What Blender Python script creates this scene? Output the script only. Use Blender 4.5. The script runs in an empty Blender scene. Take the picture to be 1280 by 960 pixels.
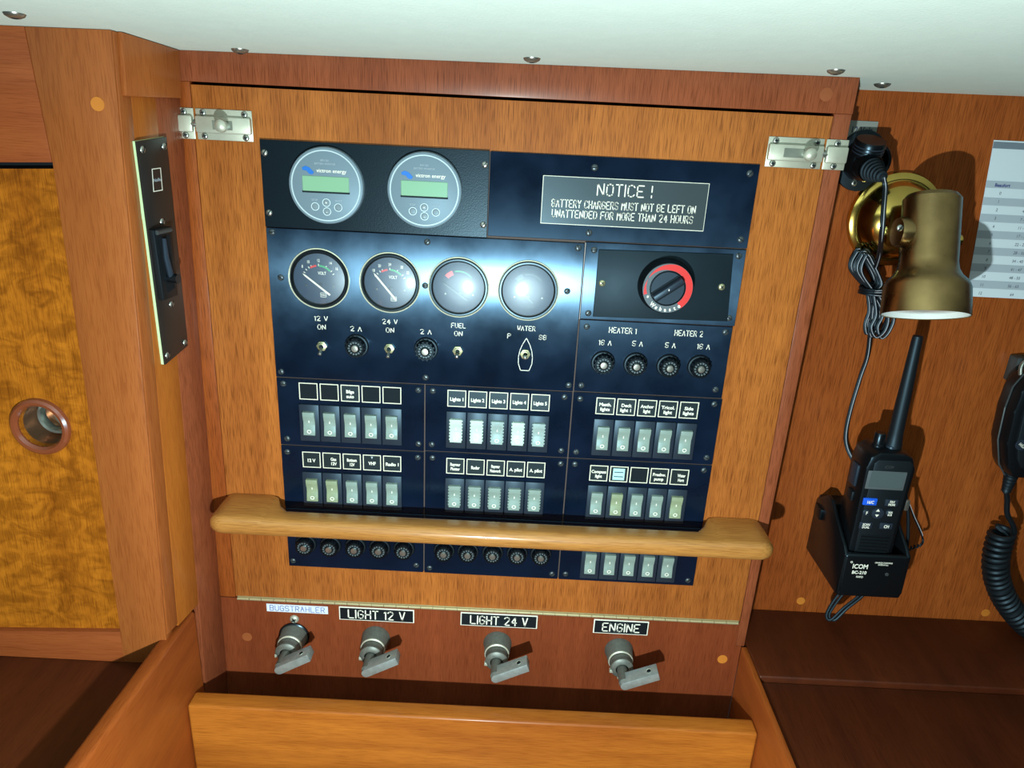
import bpy, bmesh, math, random
from mathutils import Vector, Matrix
random.seed(7)
C = bpy.context.scene.collection
SC = bpy.context.scene
# ---------------------------------------------------------------- camera, world, light
F = 920.0
pt, ro = math.radians(20.45), math.radians(2.857)
fw = Vector((0, math.cos(pt), -math.sin(pt))); r0 = Vector((1, 0, 0)); u0 = r0.cross(fw)
cr = r0*math.cos(ro) + u0*math.sin(ro); cu = u0*math.cos(ro) - r0*math.sin(ro)
CAM = Vector((0, -0.68086, 1.5))
cam = bpy.data.cameras.new('camera'); cam.sensor_width = 36; cam.lens = F/1280*36; cam.clip_start = 0.01
co = bpy.data.objects.new('camera', cam); C.objects.link(co)
M3 = Matrix((cr, cu, -fw)).transposed(); co.matrix_world = Matrix.Translation(CAM) @ M3.to_4x4()
SC.camera = co
wd = bpy.data.worlds.new('world'); SC.world = wd; wd.use_nodes = True
wd.node_tree.nodes['Background'].inputs[0].default_value = (0.75, 0.9, 1.0, 1)
wd.node_tree.nodes['Background'].inputs[1].default_value = 0.022
SC.view_settings.view_transform = 'Standard'; SC.view_settings.look = 'None'
SC.view_settings.gamma = 1; SC.view_settings.use_curve_mapping = False; SC.view_settings.exposure = 0.0
L = bpy.data.lights.new('torch_light', 'POINT'); L.energy = 26; L.color = (0.86, 1.0, 0.97); L.shadow_soft_size = 0.007
lo = bpy.data.objects.new('torch_light', L); lo.location = (-0.028, -0.68, 1.197); C.objects.link(lo)
# ---------------------------------------------------------------- survey helpers: photograph pixel -> point on a real plane
def ray(u, v): return fw*F + cr*(u-640) - cu*(v-480)
def at(u, v, y=0.0):
    q = ray(u, v); return CAM + q*((y-CAM.y)/q.y)
def atp(u, v, P, n):
    q = ray(u, v); return CAM + q*((P-CAM).dot(n)/q.dot(n))
def atx(u, v, x):
    q = ray(u, v); return CAM + q*((x-CAM.x)/q.x)
def atz(u, v, z):
    q = ray(u, v); return CAM + q*((z-CAM.z)/q.z)
def ceilz(x, y): return 1.5365 + 0.0086*x - 0.1*y
# ---------------------------------------------------------------- materials
def lin(c):
    return tuple(((x/255/12.92) if x/255 <= .04045 else ((x/255+.055)/1.055)**2.4) for x in c) + (1,)
def newmat(n):
    m = bpy.data.materials.new(n); m.use_nodes = True
    return m, m.node_tree, m.node_tree.nodes['Principled BSDF']
def mat(n, c, rough=.5, metal=0, coat=0, spec=.5, var=0, vs=60, bump=0, bs=400, emit=0):
    m, t, b = newmat(n); N = t.nodes; K = t.links
    b.inputs['Base Color'].default_value = lin(c); b.inputs['Roughness'].default_value = rough
    b.inputs['Metallic'].default_value = metal; b.inputs['Coat Weight'].default_value = coat
    b.inputs['Coat Roughness'].default_value = .12; b.inputs['Specular IOR Level'].default_value = spec; b.inputs['Specular Tint'].default_value = (.5, .78, 1, 1)  # specular tint carries the bluish cast of the flash
    if emit: b.inputs['Emission Color'].default_value = lin(c); b.inputs['Emission Strength'].default_value = emit
    tc = N.new('ShaderNodeTexCoord')
    if var:
        no = N.new('ShaderNodeTexNoise'); no.inputs['Scale'].default_value = vs; no.inputs['Detail'].default_value = 5
        K.new(tc.outputs['Object'], no.inputs['Vector'])
        mx = N.new('ShaderNodeMix'); mx.data_type = 'RGBA'; mx.inputs['A'].default_value = lin([x*(1-var) for x in c]); mx.inputs['B'].default_value = lin([min(255, x*(1+var)) for x in c])
        K.new(no.outputs['Fac'], mx.inputs['Factor']); K.new(mx.outputs['Result'], b.inputs['Base Color'])
        mr = N.new('ShaderNodeMapRange'); mr.inputs[3].default_value = rough*(1-var); mr.inputs[4].default_value = min(1, rough*(1+var))
        K.new(no.outputs['Fac'], mr.inputs[0]); K.new(mr.outputs[0], b.inputs['Roughness'])
    if bump:
        n2 = N.new('ShaderNodeTexNoise'); n2.inputs['Scale'].default_value = bs; K.new(tc.outputs['Object'], n2.inputs['Vector'])
        bp = N.new('ShaderNodeBump'); bp.inputs['Strength'].default_value = bump; bp.inputs['Distance'].default_value = .001
        K.new(n2.outputs['Fac'], bp.inputs['Height']); K.new(bp.outputs[0], b.inputs['Normal'])
    return m
def wood(n, dark, light, axis='z', fleck=.5, s=1.0, rough=.4, coat=.25, figure=0, crough=.2):
    m, t, b = newmat(n); N = t.nodes; K = t.links
    tc = N.new('ShaderNodeTexCoord')
    def noise(sc, st, detail=4, dist=0):
        mp = N.new('ShaderNodeMapping'); v = [sc, sc, sc]; v['xyz'.index(axis)] = sc/st; mp.inputs['Scale'].default_value = v
        K.new(tc.outputs['Object'], mp.inputs['Vector'])
        no = N.new('ShaderNodeTexNoise'); no.inputs['Scale'].default_value = s; no.inputs['Detail'].default_value = detail; no.inputs['Distortion'].default_value = dist
        K.new(mp.outputs[0], no.inputs['Vector']); return no.outputs['Fac']
    a = noise(60, 12, 6, .2)          # broad figure along the grain
    f = noise(1600, 34, 2)             # pores and flecks
    w = noise(9, 5, 2)                # board to board tone
    r1 = N.new('ShaderNodeValToRGB'); r1.color_ramp.elements[0].position = .32; r1.color_ramp.elements[1].position = .68
    r1.color_ramp.elements[0].color = lin(dark); r1.color_ramp.elements[1].color = lin(light)
    ad = N.new('ShaderNodeMath'); ad.operation = 'MULTIPLY_ADD'; ad.inputs[1].default_value = .45; K.new(a, ad.inputs[0])
    m2 = N.new('ShaderNodeMath'); m2.operation = 'MULTIPLY'; m2.inputs[1].default_value = .55; K.new(w, m2.inputs[0]); K.new(m2.outputs[0], ad.inputs[2])
    K.new(ad.outputs[0], r1.inputs[0])
    col = r1.outputs[0]
    r2 = N.new('ShaderNodeValToRGB'); r2.color_ramp.elements[0].position = .36; r2.color_ramp.elements[1].position = .52
    g = 1-fleck; r2.color_ramp.elements[0].color = (g, g*.92, g*.85, 1); r2.color_ramp.elements[1].color = (1, 1, 1, 1)
    K.new(f, r2.inputs[0])
    mu = N.new('ShaderNodeMix'); mu.data_type = 'RGBA'; mu.blend_type = 'MULTIPLY'; mu.inputs['Factor'].default_value = 1
    K.new(col, mu.inputs['A']); K.new(r2.outputs[0], mu.inputs['B']); col = mu.outputs['Result']
    if figure:
        mp = N.new('ShaderNodeMapping'); mp.inputs['Scale'].default_value = (38, 38, 60); K.new(tc.outputs['Object'], mp.inputs['Vector'])
        no = N.new('ShaderNodeTexNoise'); no.inputs['Scale'].default_value = 1; no.inputs['Detail'].default_value = 6; no.inputs['Distortion'].default_value = 1.6
        K.new(mp.outputs[0], no.inputs['Vector'])
        r3 = N.new('ShaderNodeValToRGB'); r3.color_ramp.elements[0].position = .35; r3.color_ramp.elements[1].position = .62
        r3.color_ramp.elements[0].color = (1-figure, 1-figure*1.1, 1-figure*1.2, 1); r3.color_ramp.elements[1].color = (1, 1, 1, 1)
        K.new(no.outputs['Fac'], r3.inputs[0])
        m3 = N.new('ShaderNodeMix'); m3.data_type = 'RGBA'; m3.blend_type = 'MULTIPLY'; m3.inputs['Factor'].default_value = 1
        K.new(col, m3.inputs['A']); K.new(r3.outputs[0], m3.inputs['B']); col = m3.outputs['Result']
    K.new(col, b.inputs['Base Color'])
    b.inputs['Roughness'].default_value = rough; b.inputs['Coat Weight'].default_value = coat*.6; b.inputs['Coat Roughness'].default_value = crough; b.inputs['Specular IOR Level'].default_value = .22
    bp = N.new('ShaderNodeBump'); bp.inputs['Strength'].default_value = .12; bp.inputs['Distance'].default_value = .0006
    K.new(f, bp.inputs['Height']); K.new(bp.outputs[0], b.inputs['Normal'])
    return m
def brushed(n, c, rough, aniso, metal=.6, spec=.5):
    m, t, b = newmat(n); b.inputs['Specular IOR Level'].default_value = spec; b.inputs['Specular Tint'].default_value = (.35, .66, 1, 1); N = t.nodes; K = t.links  # blue of the flash put into the plate's specular tint
    tc = N.new('ShaderNodeTexCoord')
    mp = N.new('ShaderNodeMapping'); mp.inputs['Scale'].default_value = (1500, 40, 25); K.new(tc.outputs['Object'], mp.inputs['Vector'])
    no = N.new('ShaderNodeTexNoise'); no.inputs['Scale'].default_value = 1; no.inputs['Detail'].default_value = 3; K.new(mp.outputs[0], no.inputs['Vector'])
    sm = N.new('ShaderNodeTexNoise'); sm.inputs['Scale'].default_value = 26; sm.inputs['Detail'].default_value = 6; K.new(tc.outputs['Object'], sm.inputs['Vector'])
    mx = N.new('ShaderNodeMix'); mx.data_type = 'RGBA'; mx.inputs['A'].default_value = lin([x*.7 for x in c]); mx.inputs['B'].default_value = lin([min(255, x*1.6+4) for x in c])
    K.new(sm.outputs['Fac'], mx.inputs['Factor']); K.new(mx.outputs['Result'], b.inputs['Base Color'])
    mr = N.new('ShaderNodeMapRange'); mr.inputs[1].default_value = .3; mr.inputs[2].default_value = .7
    mr.inputs[3].default_value = rough*.8; mr.inputs[4].default_value = rough*1.2; K.new(sm.outputs['Fac'], mr.inputs[0]); K.new(mr.outputs[0], b.inputs['Roughness'])
    b.inputs['Metallic'].default_value = metal
    b.inputs['Anisotropic'].default_value = aniso
    tg = N.new('ShaderNodeCombineXYZ'); tg.inputs[0].default_value = 1.0; K.new(tg.outputs[0], b.inputs['Tangent'])
    bp = N.new('ShaderNodeBump'); bp.inputs['Strength'].default_value = .06; bp.inputs['Distance'].default_value = .0002
    K.new(no.outputs['Fac'], bp.inputs['Height']); K.new(bp.outputs[0], b.inputs['Normal'])
    return m
def glass(n, haze=.06, rough=.22):
    m, t, b = newmat(n); N = t.nodes; K = t.links
    out = [x for x in N if x.type == 'OUTPUT_MATERIAL'][0]
    tr = N.new('ShaderNodeBsdfTransparent'); g1 = N.new('ShaderNodeBsdfGlossy'); g1.inputs['Roughness'].default_value = .09; g1.inputs['Color'].default_value = (.9, .95, 1, 1)
    g2 = N.new('ShaderNodeBsdfGlossy'); g2.inputs['Roughness'].default_value = rough; g2.inputs['Color'].default_value = (.75, .9, 1, 1)
    ma = N.new('ShaderNodeMixShader'); ma.inputs[0].default_value = haze; K.new(tr.outputs[0], ma.inputs[1]); K.new(g2.outputs[0], ma.inputs[2])
    mb = N.new('ShaderNodeMixShader'); mb.inputs[0].default_value = .035; K.new(ma.outputs[0], mb.inputs[1]); K.new(g1.outputs[0], mb.inputs[2])
    K.new(mb.outputs[0], out.inputs[0]); return m
W_DOOR = wood('door_wood', (146, 80, 36), (194, 118, 54), 'z', .5)
W_FRAME = wood('frame_wood', (124, 64, 40), (156, 86, 54), 'z', .42)
W_LOW = wood('lower_panel_wood', (114, 54, 30), (140, 70, 40), 'z', .28)
W_WALL = wood('wall_wood', (132, 62, 24), (164, 88, 38), 'z', .45)
W_CAB = wood('locker_wood', (136, 72, 34), (172, 100, 48), 'z', .2, s=.8)
W_CABX = wood('locker_rail_wood', (130, 64, 32), (156, 84, 42), 'x', .2)
W_FIG = wood('figured_wood', (148, 80, 16), (200, 122, 32), 'z', .35, figure=.42)
W_ORANGE = wood('orange_plank_wood', (150, 80, 30), (186, 112, 42), 'z', .2)
W_RAIL = wood('pale_handrail_wood', (160, 106, 50), (200, 146, 78), 'x', .3, coat=1.1, crough=.13)
W_FID = wood('fiddle_wood', (140, 72, 24), (202, 124, 44), 'x', .25, coat=.35)
W_DIV = wood('divider_wood', (140, 66, 28), (176, 94, 38), 'y', .2, coat=.35)
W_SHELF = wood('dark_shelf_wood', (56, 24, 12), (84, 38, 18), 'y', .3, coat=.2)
M_PLUG = mat('plug_wood', (196, 120, 44), .45, var=.1)
M_PLUG2 = mat('dull_plug_wood', (148, 82, 44), .45, var=.1)
M_CEIL = mat('headliner_vinyl', (216, 234, 228), .6, bump=.35, bs=520, var=.02)
M_BLK = brushed('brushed_black_plate', (7, 17, 32), .235, .93, 0, .95)
M_BLK2 = brushed('matt_black_plate', (6, 15, 30), .30, .8, 0, .45)
M_TEX = mat('textured_black_plate', (12, 20, 27), .34, spec=.35, bump=.08, bs=1100)
M_COVER = mat('grey_black_cover', (22, 32, 39), .5, spec=.3, var=.12, vs=40)
M_BP = mat('black_plastic', (12, 14, 17), .3)
M_BPM = mat('matt_black_plastic', (16, 18, 21), .5)
M_DG = mat('dark_grey_plastic', (36, 44, 56), .42)
M_GREY = mat('grey_display_face', (112, 132, 146), .45)
M_WHITE = mat('white_engraving', (236, 238, 226), .5)
M_CREAM = mat('cream_edge', (196, 232, 180), .5)
M_ENGR = mat('engraved_grey_plate', (58, 68, 72), .32)
M_LCD = mat('green_lcd', (132, 178, 146), .3)
M_LCD2 = mat('grey_lcd', (76, 88, 92), .3)
M_BLUE = mat('blue_print', (38, 110, 200), .45)
M_RED = mat('red_print', (214, 52, 44), .4)
M_GREEN = mat('green_print', (50, 160, 100), .45)
M_DIAL = mat('dial_face', (44, 60, 84), .55)
M_ROCK = mat('grey_green_rocker', (134, 154, 148), .4, var=.1, vs=90)
M_ROCKW = mat('white_rocker', (190, 214, 204), .4, var=.06, vs=300)
M_ROCKM = mat('pale_rocker', (150, 172, 172), .4, var=.1, vs=300)
M_ROCKY = mat('yellowed_rocker', (140, 154, 126), .4, var=.12, vs=90)
M_STEEL = mat('steel', (176, 182, 176), .3, .9)
M_DULL = mat('dull_steel', (150, 158, 148), .42, .75, var=.12, vs=120)
M_NICK = mat('satin_nickel', (196, 200, 184), .45, .55, var=.08, vs=90)
M_CAST = mat('cast_grey_metal', (112, 116, 110), .5, .55, var=.15, vs=300)
M_LEV = mat('lever_metal', (150, 160, 160), .4, .5, var=.15, vs=200)
M_GUN = mat('dark_screw_metal', (84, 92, 96), .38, .6)
M_SLOT = mat('dark_slot', (6, 7, 8), .7)
M_BRASSN = mat('pale_brass_nut', (196, 200, 160), .35, .8)
M_BRASS = mat('polished_brass', (206, 176, 92), .16, 1, var=.12, vs=30)
M_BRASST = mat('tarnished_brass', (146, 122, 82), .29, 1, var=.28, vs=45)
M_ENAM = mat('white_enamel', (238, 246, 244), .35)
M_HINGE = mat('hinge_metal', (196, 186, 146), .4, .6)
M_PAPER = mat('chart_paper', (206, 222, 232), .7)
M_PBAR = mat('grey_table_band', (166, 180, 192), .7)
M_PHEAD = mat('dark_table_band', (112, 126, 138), .7)
M_INK = mat('dark_ink', (60, 66, 84), .7)
M_LABW = mat('white_tape', (214, 224, 240), .5)
M_LABB = mat('black_sign_plastic', (22, 26, 30), .35)
M_LABG = mat('grey_metal_label', (150, 156, 150), .4, .3)
M_WIRE = mat('black_wire', (14, 16, 20), .5)
M_STRIPE = mat('pale_wire_stripe', (170, 176, 186), .45)
M_COPPER = mat('brown_ring_lacquer', (128, 66, 40), .25, coat=.6)
M_STICK = mat('pale_sticker', (176, 226, 232), .6)
M_FELT = mat('black_insert', (8, 8, 9), .8)
M_GLASS = glass('gauge_glass', .085, .42)
# ---------------------------------------------------------------- mesh builder
class MB:
    def __init__(s): s.bm = bmesh.new(); s.mats = []
    def mi(s, m):
        if m not in s.mats: s.mats.append(m)
        return s.mats.index(m)
    def face(s, vs, m):
        try: f = s.bm.faces.new(vs)
        except ValueError: return None
        f.material_index = s.mi(m); f.smooth = True; return f
    def merge(s, b, m):
        mp = {v: s.bm.verts.new(v.co) for v in b.verts}
        for f in b.faces: s.face([mp[v] for v in f.verts], m)
        b.free()
    def block(s, pts, m, bev=0, seg=2):   # pts: 4 bottom + 4 top, same winding
        b = bmesh.new(); v = [b.verts.new(p) for p in pts]
        for q in ((0, 1, 2, 3), (4, 7, 6, 5), (0, 4, 5, 1), (1, 5, 6, 2), (2, 6, 7, 3), (3, 7, 4, 0)): b.faces.new([v[i] for i in q])
        bmesh.ops.recalc_face_normals(b, faces=b.faces)
        if bev: bmesh.ops.bevel(b, geom=list(b.edges), offset=bev, segments=seg, profile=.5, affect='EDGES')
        s.merge(b, m)
    def box(s, x0, x1, y0, y1, z0, z1, m, bev=0, seg=2):
        s.block([(x0, y0, z0), (x1, y0, z0), (x1, y1, z0), (x0, y1, z0), (x0, y0, z1), (x1, y0, z1), (x1, y1, z1), (x0, y1, z1)], m, bev, seg)
    def prism(s, pts, d, m, bev=0):       # planar polygon swept by vector d
        b = bmesh.new(); d = Vector(d); a = [b.verts.new(p) for p in pts]; c = [b.verts.new(Vector(p)+d) for p in pts]; n = len(a)
        b.faces.new(a); b.faces.new(c[::-1])
        for i in range(n): b.faces.new((a[i], c[i], c[(i+1) % n], a[(i+1) % n]))
        bmesh.ops.recalc_face_normals(b, faces=b.faces)
        if bev: bmesh.ops.bevel(b, geom=list(b.edges), offset=bev, segments=2, profile=.5, affect='EDGES')
        s.merge(b, m)
    def lathe(s, prof, o, ax, m, seg=32, closed=False):     # prof: (r, h) along ax from o
        o = Vector(o); ax = Vector(ax).normalized(); e = ax.orthogonal().normalized(); g = ax.cross(e)
        rings = []
        for r, h in prof:
            if r < 1e-7: rings.append([s.bm.verts.new(o+ax*h)])
            else: rings.append([s.bm.verts.new(o+ax*h+(e*math.cos(2*math.pi*k/seg)+g*math.sin(2*math.pi*k/seg))*r) for k in range(seg)])
        for A, B in list(zip(rings, rings[1:])) + ([(rings[-1], rings[0])] if closed else []):
            for k in range(seg):
                j = (k+1) % seg
                if len(A) == 1 and len(B) == 1: continue
                if len(A) == 1: s.face((A[0], B[j], B[k]), m)
                elif len(B) == 1: s.face((A[k], A[j], B[0]), m)
                else: s.face((A[k], A[j], B[j], B[k]), m)
    def tube(s, pts, r, m, seg=8, caps=True):
        pts = [Vector(p) for p in pts]; n = len(pts); rr = r if hasattr(r, '__len__') else [r]*n
        up = None; rings = []
        for i, p in enumerate(pts):
            t = (pts[min(i+1, n-1)]-pts[max(i-1, 0)]).normalized()
            if up is None: up = t.orthogonal().normalized()
            up = (up - t*up.dot(t)).normalized(); g = t.cross(up)
            rings.append([s.bm.verts.new(p+(up*math.cos(2*math.pi*k/seg)+g*math.sin(2*math.pi*k/seg))*rr[i]) for k in range(seg)])
        for A, B in zip(rings, rings[1:]):
            for k in range(seg): s.face((A[k], A[(k+1) % seg], B[(k+1) % seg], B[k]), m)
        if caps: s.face(rings[0][::-1], m); s.face(rings[-1], m)
    def mesh(s, name, angle=35):
        bmesh.ops.recalc_face_normals(s.bm, faces=s.bm.faces)
        me = bpy.data.meshes.new(name); s.bm.to_mesh(me); s.bm.free()
        for m in s.mats: me.materials.append(m)
        me.set_sharp_from_angle(angle=math.radians(angle)); return me
WL = {}
def put(name, me, parent=None, loc=(0, 0, 0), rot=None):      # loc is the world place of the mesh origin
    if isinstance(me, MB): me = me.mesh(name)
    o = bpy.data.objects.new(name, me); C.objects.link(o); loc = Vector(loc); WL[o.name] = loc
    if parent: o.parent = parent; o.location = loc-WL[parent.name]
    else: o.location = loc
    if rot: o.rotation_euler = rot
    return o
def thing(name, label, cat, loc, group=None):
    o = bpy.data.objects.new(name, None); o.empty_display_size = .02; C.objects.link(o); loc = Vector(loc); WL[o.name] = loc; o.location = loc
    o['label'] = label; o['category'] = cat
    if group: o['group'] = group
    return o
def tag(o, label, cat, group=None):
    o['label'] = label; o['category'] = cat
    if group: o['group'] = group
    return o
def one(f, *a, **k):
    b = MB(); getattr(b, f)(*a, **k); return b
def spline(pts, n=8):
    P = [Vector(p) for p in pts]; P = [P[0]*2-P[1]]+P+[P[-1]*2-P[-2]]; out = []
    for i in range(1, len(P)-2):
        for k in range(n):
            t = k/n; a, b, c, d = P[i-1:i+3]
            out.append(.5*((2*b)+(c-a)*t+(2*a-5*b+4*c-d)*t*t+(3*b-a-3*c+d)*t**3))
    out.append(P[-2]); return out
# ---------------------------------------------------------------- lettering (flat print as thin geometry)
def textmesh(lines, cap, m, sx=.8, bold=0, gap=1.35, res=3, width=None):
    me_all = bmesh.new()
    for li, s in enumerate(lines):
        cu_ = bpy.data.curves.new('t', 'FONT'); cu_.body = s; cu_.size = cap/.73; cu_.resolution_u = res; cu_.offset = bold*cap; cu_.align_x = 'CENTER'
        ob = bpy.data.objects.new('t', cu_); C.objects.link(ob)
        me = bpy.data.meshes.new_from_object(ob); bpy.data.objects.remove(ob); bpy.data.curves.remove(cu_)
        zoff = ((len(lines)-1)/2-li)*cap*gap-cap/2
        b = bmesh.new(); b.from_mesh(me); bpy.data.meshes.remove(me)
        for v in b.verts: v.co = Vector((v.co.x*sx, 0, v.co.y+zoff))
        mp = {v: me_all.verts.new(v.co) for v in b.verts}
        for f in b.faces:
            try: me_all.faces.new([mp[v] for v in f.verts])
            except ValueError: pass
        b.free()
    if width:
        xs = [v.co.x for v in me_all.verts]; k = width/(max(xs)-min(xs)); c_ = (max(xs)+min(xs))/2
        for v in me_all.verts: v.co.x = (v.co.x-c_)*k
    me = bpy.data.meshes.new('lettering'); me_all.to_mesh(me); me_all.free(); me.materials.append(m)
    return me
def T(lines, loc, cap, parent, m=None, sx=.8, bold=.02, name='lettering', rot=None, gap=1.35, width=None):
    if isinstance(lines, str): lines = [lines]
    me = textmesh(lines, cap, m or M_WHITE, sx, bold, gap, 3, width)
    o = put(name, me, parent, loc, rot); return o
# single stroke engraving alphabet: points are digit pairs on a 4 x 6 grid, strokes parted by spaces
STROKE = {'A': '002640 1333', 'B': '00063645443303 3342413000', 'C': '45361605011030 3041', 'D': '000626440242 2642'.replace('26440242 2642', '2645412000'), 'E': '46060040 0333', 'F': '460600 0333', 'G': '4536160501103041 41432343'.replace('41432343', '414323'),
 'H': '0006 4046 0343', 'I': '0006', 'L': '060040', 'M': '0006234640', 'N': '00064046', 'O': '103041453616050110', 'P': '00063645443303', 'R': '00063645443303 2340', 'S': '45361605041333423130'.replace('42313 0', '') + '',
 'T': '0646 2026', 'U': '060110304146', 'V': '062046', 'W': '0610233046', 'Y': '062346 2320', '1': '152620'.replace('152620', '051610'), '2': '051636454400400', '4': '30360242', '5': '4606034332413010'.replace('4332413010', '334241301001'), '6': '451636'.replace('451636', '4536160501103041423303'), '!': '0603 0100'}
STROKE['2'] = '051636454340040'[:0]+'0516364544004 0'.replace(' ', ''); STROKE['S'] = '453616050413334241301001'
NARROW = {'I': 0, '!': 0, '1': 1}
def E_(txt, loc, cap, width, parent, m=None, sw=.09, name='lettering'):
    b = MB(); m = m or M_WHITE; x = 0; segs = []
    for ch in txt:
        if ch == ' ': x += 3.4; continue
        for st in STROKE[ch].split():
            P = [(x+int(st[i]), int(st[i+1])) for i in range(0, len(st)-1, 2)]
            segs += list(zip(P, P[1:]))
        x += NARROW.get(ch, 4)+1.9
    tw = x-1.9; kx = width/tw; kz = cap/6; h = cap*sw/2
    for p, q in segs:
        p = Vector(((p[0]-tw/2)*kx, 0, (p[1]-3)*kz)); q = Vector(((q[0]-tw/2)*kx, 0, (q[1]-3)*kz)); d = (q-p).normalized()*h; w = Vector((-d.z, 0, d.x))
        b.face([b.bm.verts.new(v) for v in (p-d-w*.6, p-d*.2-w, q+d*.2-w, q+d-w*.6, q+d+w*.6, q+d*.2+w, p-d*.2+w, p-d+w*.6)], m)
    bmesh.ops.recalc_face_normals(b.bm, faces=b.bm.faces)
    return put(name, b, parent, loc)
# ================================================================ SETTING
def struct(name, b, parent=None):
    o = put(name, b, parent)
    if not parent: o['kind'] = 'structure'
    return o
b = MB(); X0, X1, Y0, Y1 = -1.3, 1.4, -2.4, .12
b.block([(X0, Y0, ceilz(X0, Y0)), (X1, Y0, ceilz(X1, Y0)), (X1, Y1, ceilz(X1, Y1)), (X0, Y1, ceilz(X0, Y1)),
         (X0, Y0, ceilz(X0, Y0)+.02), (X1, Y0, ceilz(X1, Y0)+.02), (X1, Y1, ceilz(X1, Y1)+.02), (X0, Y1, ceilz(X0, Y1)+.02)], M_CEIL)
ceil = struct('ceiling', b)
cn = Vector((.0086, -.1, -1)).normalized()
sb = MB(); sb.lathe([(0, .0032), (.0035, .003), (.0062, .0016), (.0072, 0), (.0072, -.0004)], (0, 0, 0), cn, M_STEEL, 20)
sb.lathe([(0, .0034), (.0022, .0033), (.0024, .002)], (0, 0, 0), cn, M_SLOT, 8); sme = sb.mesh('button_screw')
for p in ((-.3554, -.1222), (-.2399, -.014), (.003, -.0284), (.2492, -.0298), (.3149, .0294)):
    put('button_screw', sme, ceil, (p[0], p[1], ceilz(*p)))
# right wall, recessed behind the instrument cabinet
YW = .068
b = MB(); x0, x1 = .262, 1.1
b.block([(x0, YW, .86), (x1, YW, .86), (x1, YW+.02, .86), (x0, YW+.02, .86), (x0, YW, ceilz(x0, YW)), (x1, YW, ceilz(x1, YW)), (x1, YW+.02, ceilz(x1, YW+.02)), (x0, YW+.02, ceilz(x0, YW+.02))], W_WALL)
wall = struct('wall_back', b)
for u, v in ((1001, 751), (1232, 766)):
    q = at(u, v, YW); o = put('wood_plug', one('lathe', [(0, .0006), (.0050, .0005), (.0052, -.0002)], (0, 0, 0), (0, -1, 0), M_PLUG, 18), wall, q); o['label'] = 'pale round wood plug'
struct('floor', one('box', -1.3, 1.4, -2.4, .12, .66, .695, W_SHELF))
# ================================================================ INSTRUMENT CABINET
cab = thing('instrument_cabinet', 'wooden cabinet front in the middle, with door carrying the black instrument plates', 'cabinet', (0, .01, .71))
def top4(x0, x1, y0, y1, z0): return [(x0, y0, z0), (x1, y0, z0), (x1, y1, z0), (x0, y1, z0), (x0, y0, ceilz(x0, y0)), (x1, y0, ceilz(x1, y0)), (x1, y1, ceilz(x1, y1)), (x0, y1, ceilz(x0, y1))]
trl = put('top_rail', one('block', top4(-.3, .2815, -.0012, .05, 1.5095), W_FRAME, .0006), cab)
put('stile', one('block', [(-.3150, 0, .9765), (-.2962, 0, .9765), (-.2962, .03, .9765), (-.3150, .03, .9765), (-.301, 0, 1.5094), (-.2908, 0, 1.5094), (-.2908, .03, 1.5094), (-.301, .03, 1.5094)], W_WALL, .0004), cab)
put('stile', one('block', [(.2675, 0, .944), (.2768, 0, .944), (.2768, YW, .944), (.2675, YW, .944), (.2664, 0, 1.5094), (.2813, 0, 1.5094), (.2813, YW, 1.5094), (.2664, YW, 1.5094)], W_FRAME, .0004), cab)
put('lower_panel', one('prism', [Vector(p) for p in ((-.3185, 0, .71), (.2736, 0, .71), (.2736, 0, .9438), (.2673, 0, .9438), (.2672, 0, .9755), (-.3150, 0, .9755))], (0, .02, 0), W_LOW), cab)
door = put('door', one('block', [(-.2957, 0, .9775), (.2668, 0, .9775), (.2668, .018, .9775), (-.2957, .018, .9775), (-.2902, 0, 1.5072), (.2659, 0, 1.5072), (.2659, .018, 1.5072), (-.2902, .018, 1.5072)], W_DOOR, .0005), cab)
put('inner_back', one('box', -.31, .27, .031, .036, .95, 1.52, M_FELT), cab)
for q, m in (((.2555, -.0012, 1.5244), M_PLUG2), ((.2552, 0, .9245), M_PLUG), ((-.2874, 0, .9226), M_PLUG2)):
    put('wood_plug', one('lathe', [(0, .0005), (.0056, .0004), (.0058, -.0002)], (0, 0, 0), (0, -1, 0), m, 18), trl if q[2] > 1.5 else cab, q)
gk = put('plate_bed', one('box', -.2325, .2078, -.00012, .0002, 1.0232, 1.4642, mat('brown_grey_bed', (88, 72, 64), .7)), door)
# piano hinge with knuckles
hg = put('piano_hinge', one('box', -.2935, .2655, -.0008, .001, .9742, .9786, M_HINGE), cab); hg['label'] = 'long pale metal piano hinge'
kb = MB(); kb.lathe([(0, 0), (.0016, 0), (.0016, .0130), (0, .0130)], (0, 0, 0), (1, 0, 0), M_HINGE, 10); kme = kb.mesh('knuckle')
for k in range(41): put('knuckle', kme, hg, (-.2932+k*.01362, -.0018, .9762))
# ---------------------------------------------------------------- shared small hardware
def screw_mesh(r, h, m, cross=False, ang=0.6):
    b = MB(); b.lathe([(0, h), (r*.55, h*.93), (r*.85, h*.6), (r, 0)], (0, 0, 0), (0, -1, 0), m, 16)
    for k in ((0, 1) if cross else (0,)):
        a = ang+k*math.pi/2; d = Vector((math.cos(a), 0, math.sin(a))); w = Vector((-d.z, 0, d.x)); L_ = r*(.55 if cross else .92); t = r*.14
        b.prism([d*L_+w*t, -d*L_+w*t, -d*L_-w*t, d*L_-w*t], (0, 0, 0), M_SLOT) if False else b.block(
            [tuple(p+Vector((0, -h*1.03, 0))) for p in (d*L_+w*t, -d*L_+w*t, -d*L_-w*t, d*L_-w*t)]+[tuple(p+Vector((0, -h*.2, 0))) for p in (d*L_+w*t, -d*L_+w*t, -d*L_-w*t, d*L_-w*t)], M_SLOT)
    return b.mesh('screw')
SCR = [screw_mesh(.0031, .0013, M_GUN, False, a) for a in (.1, .8, 1.9, 2.6)]
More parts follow.
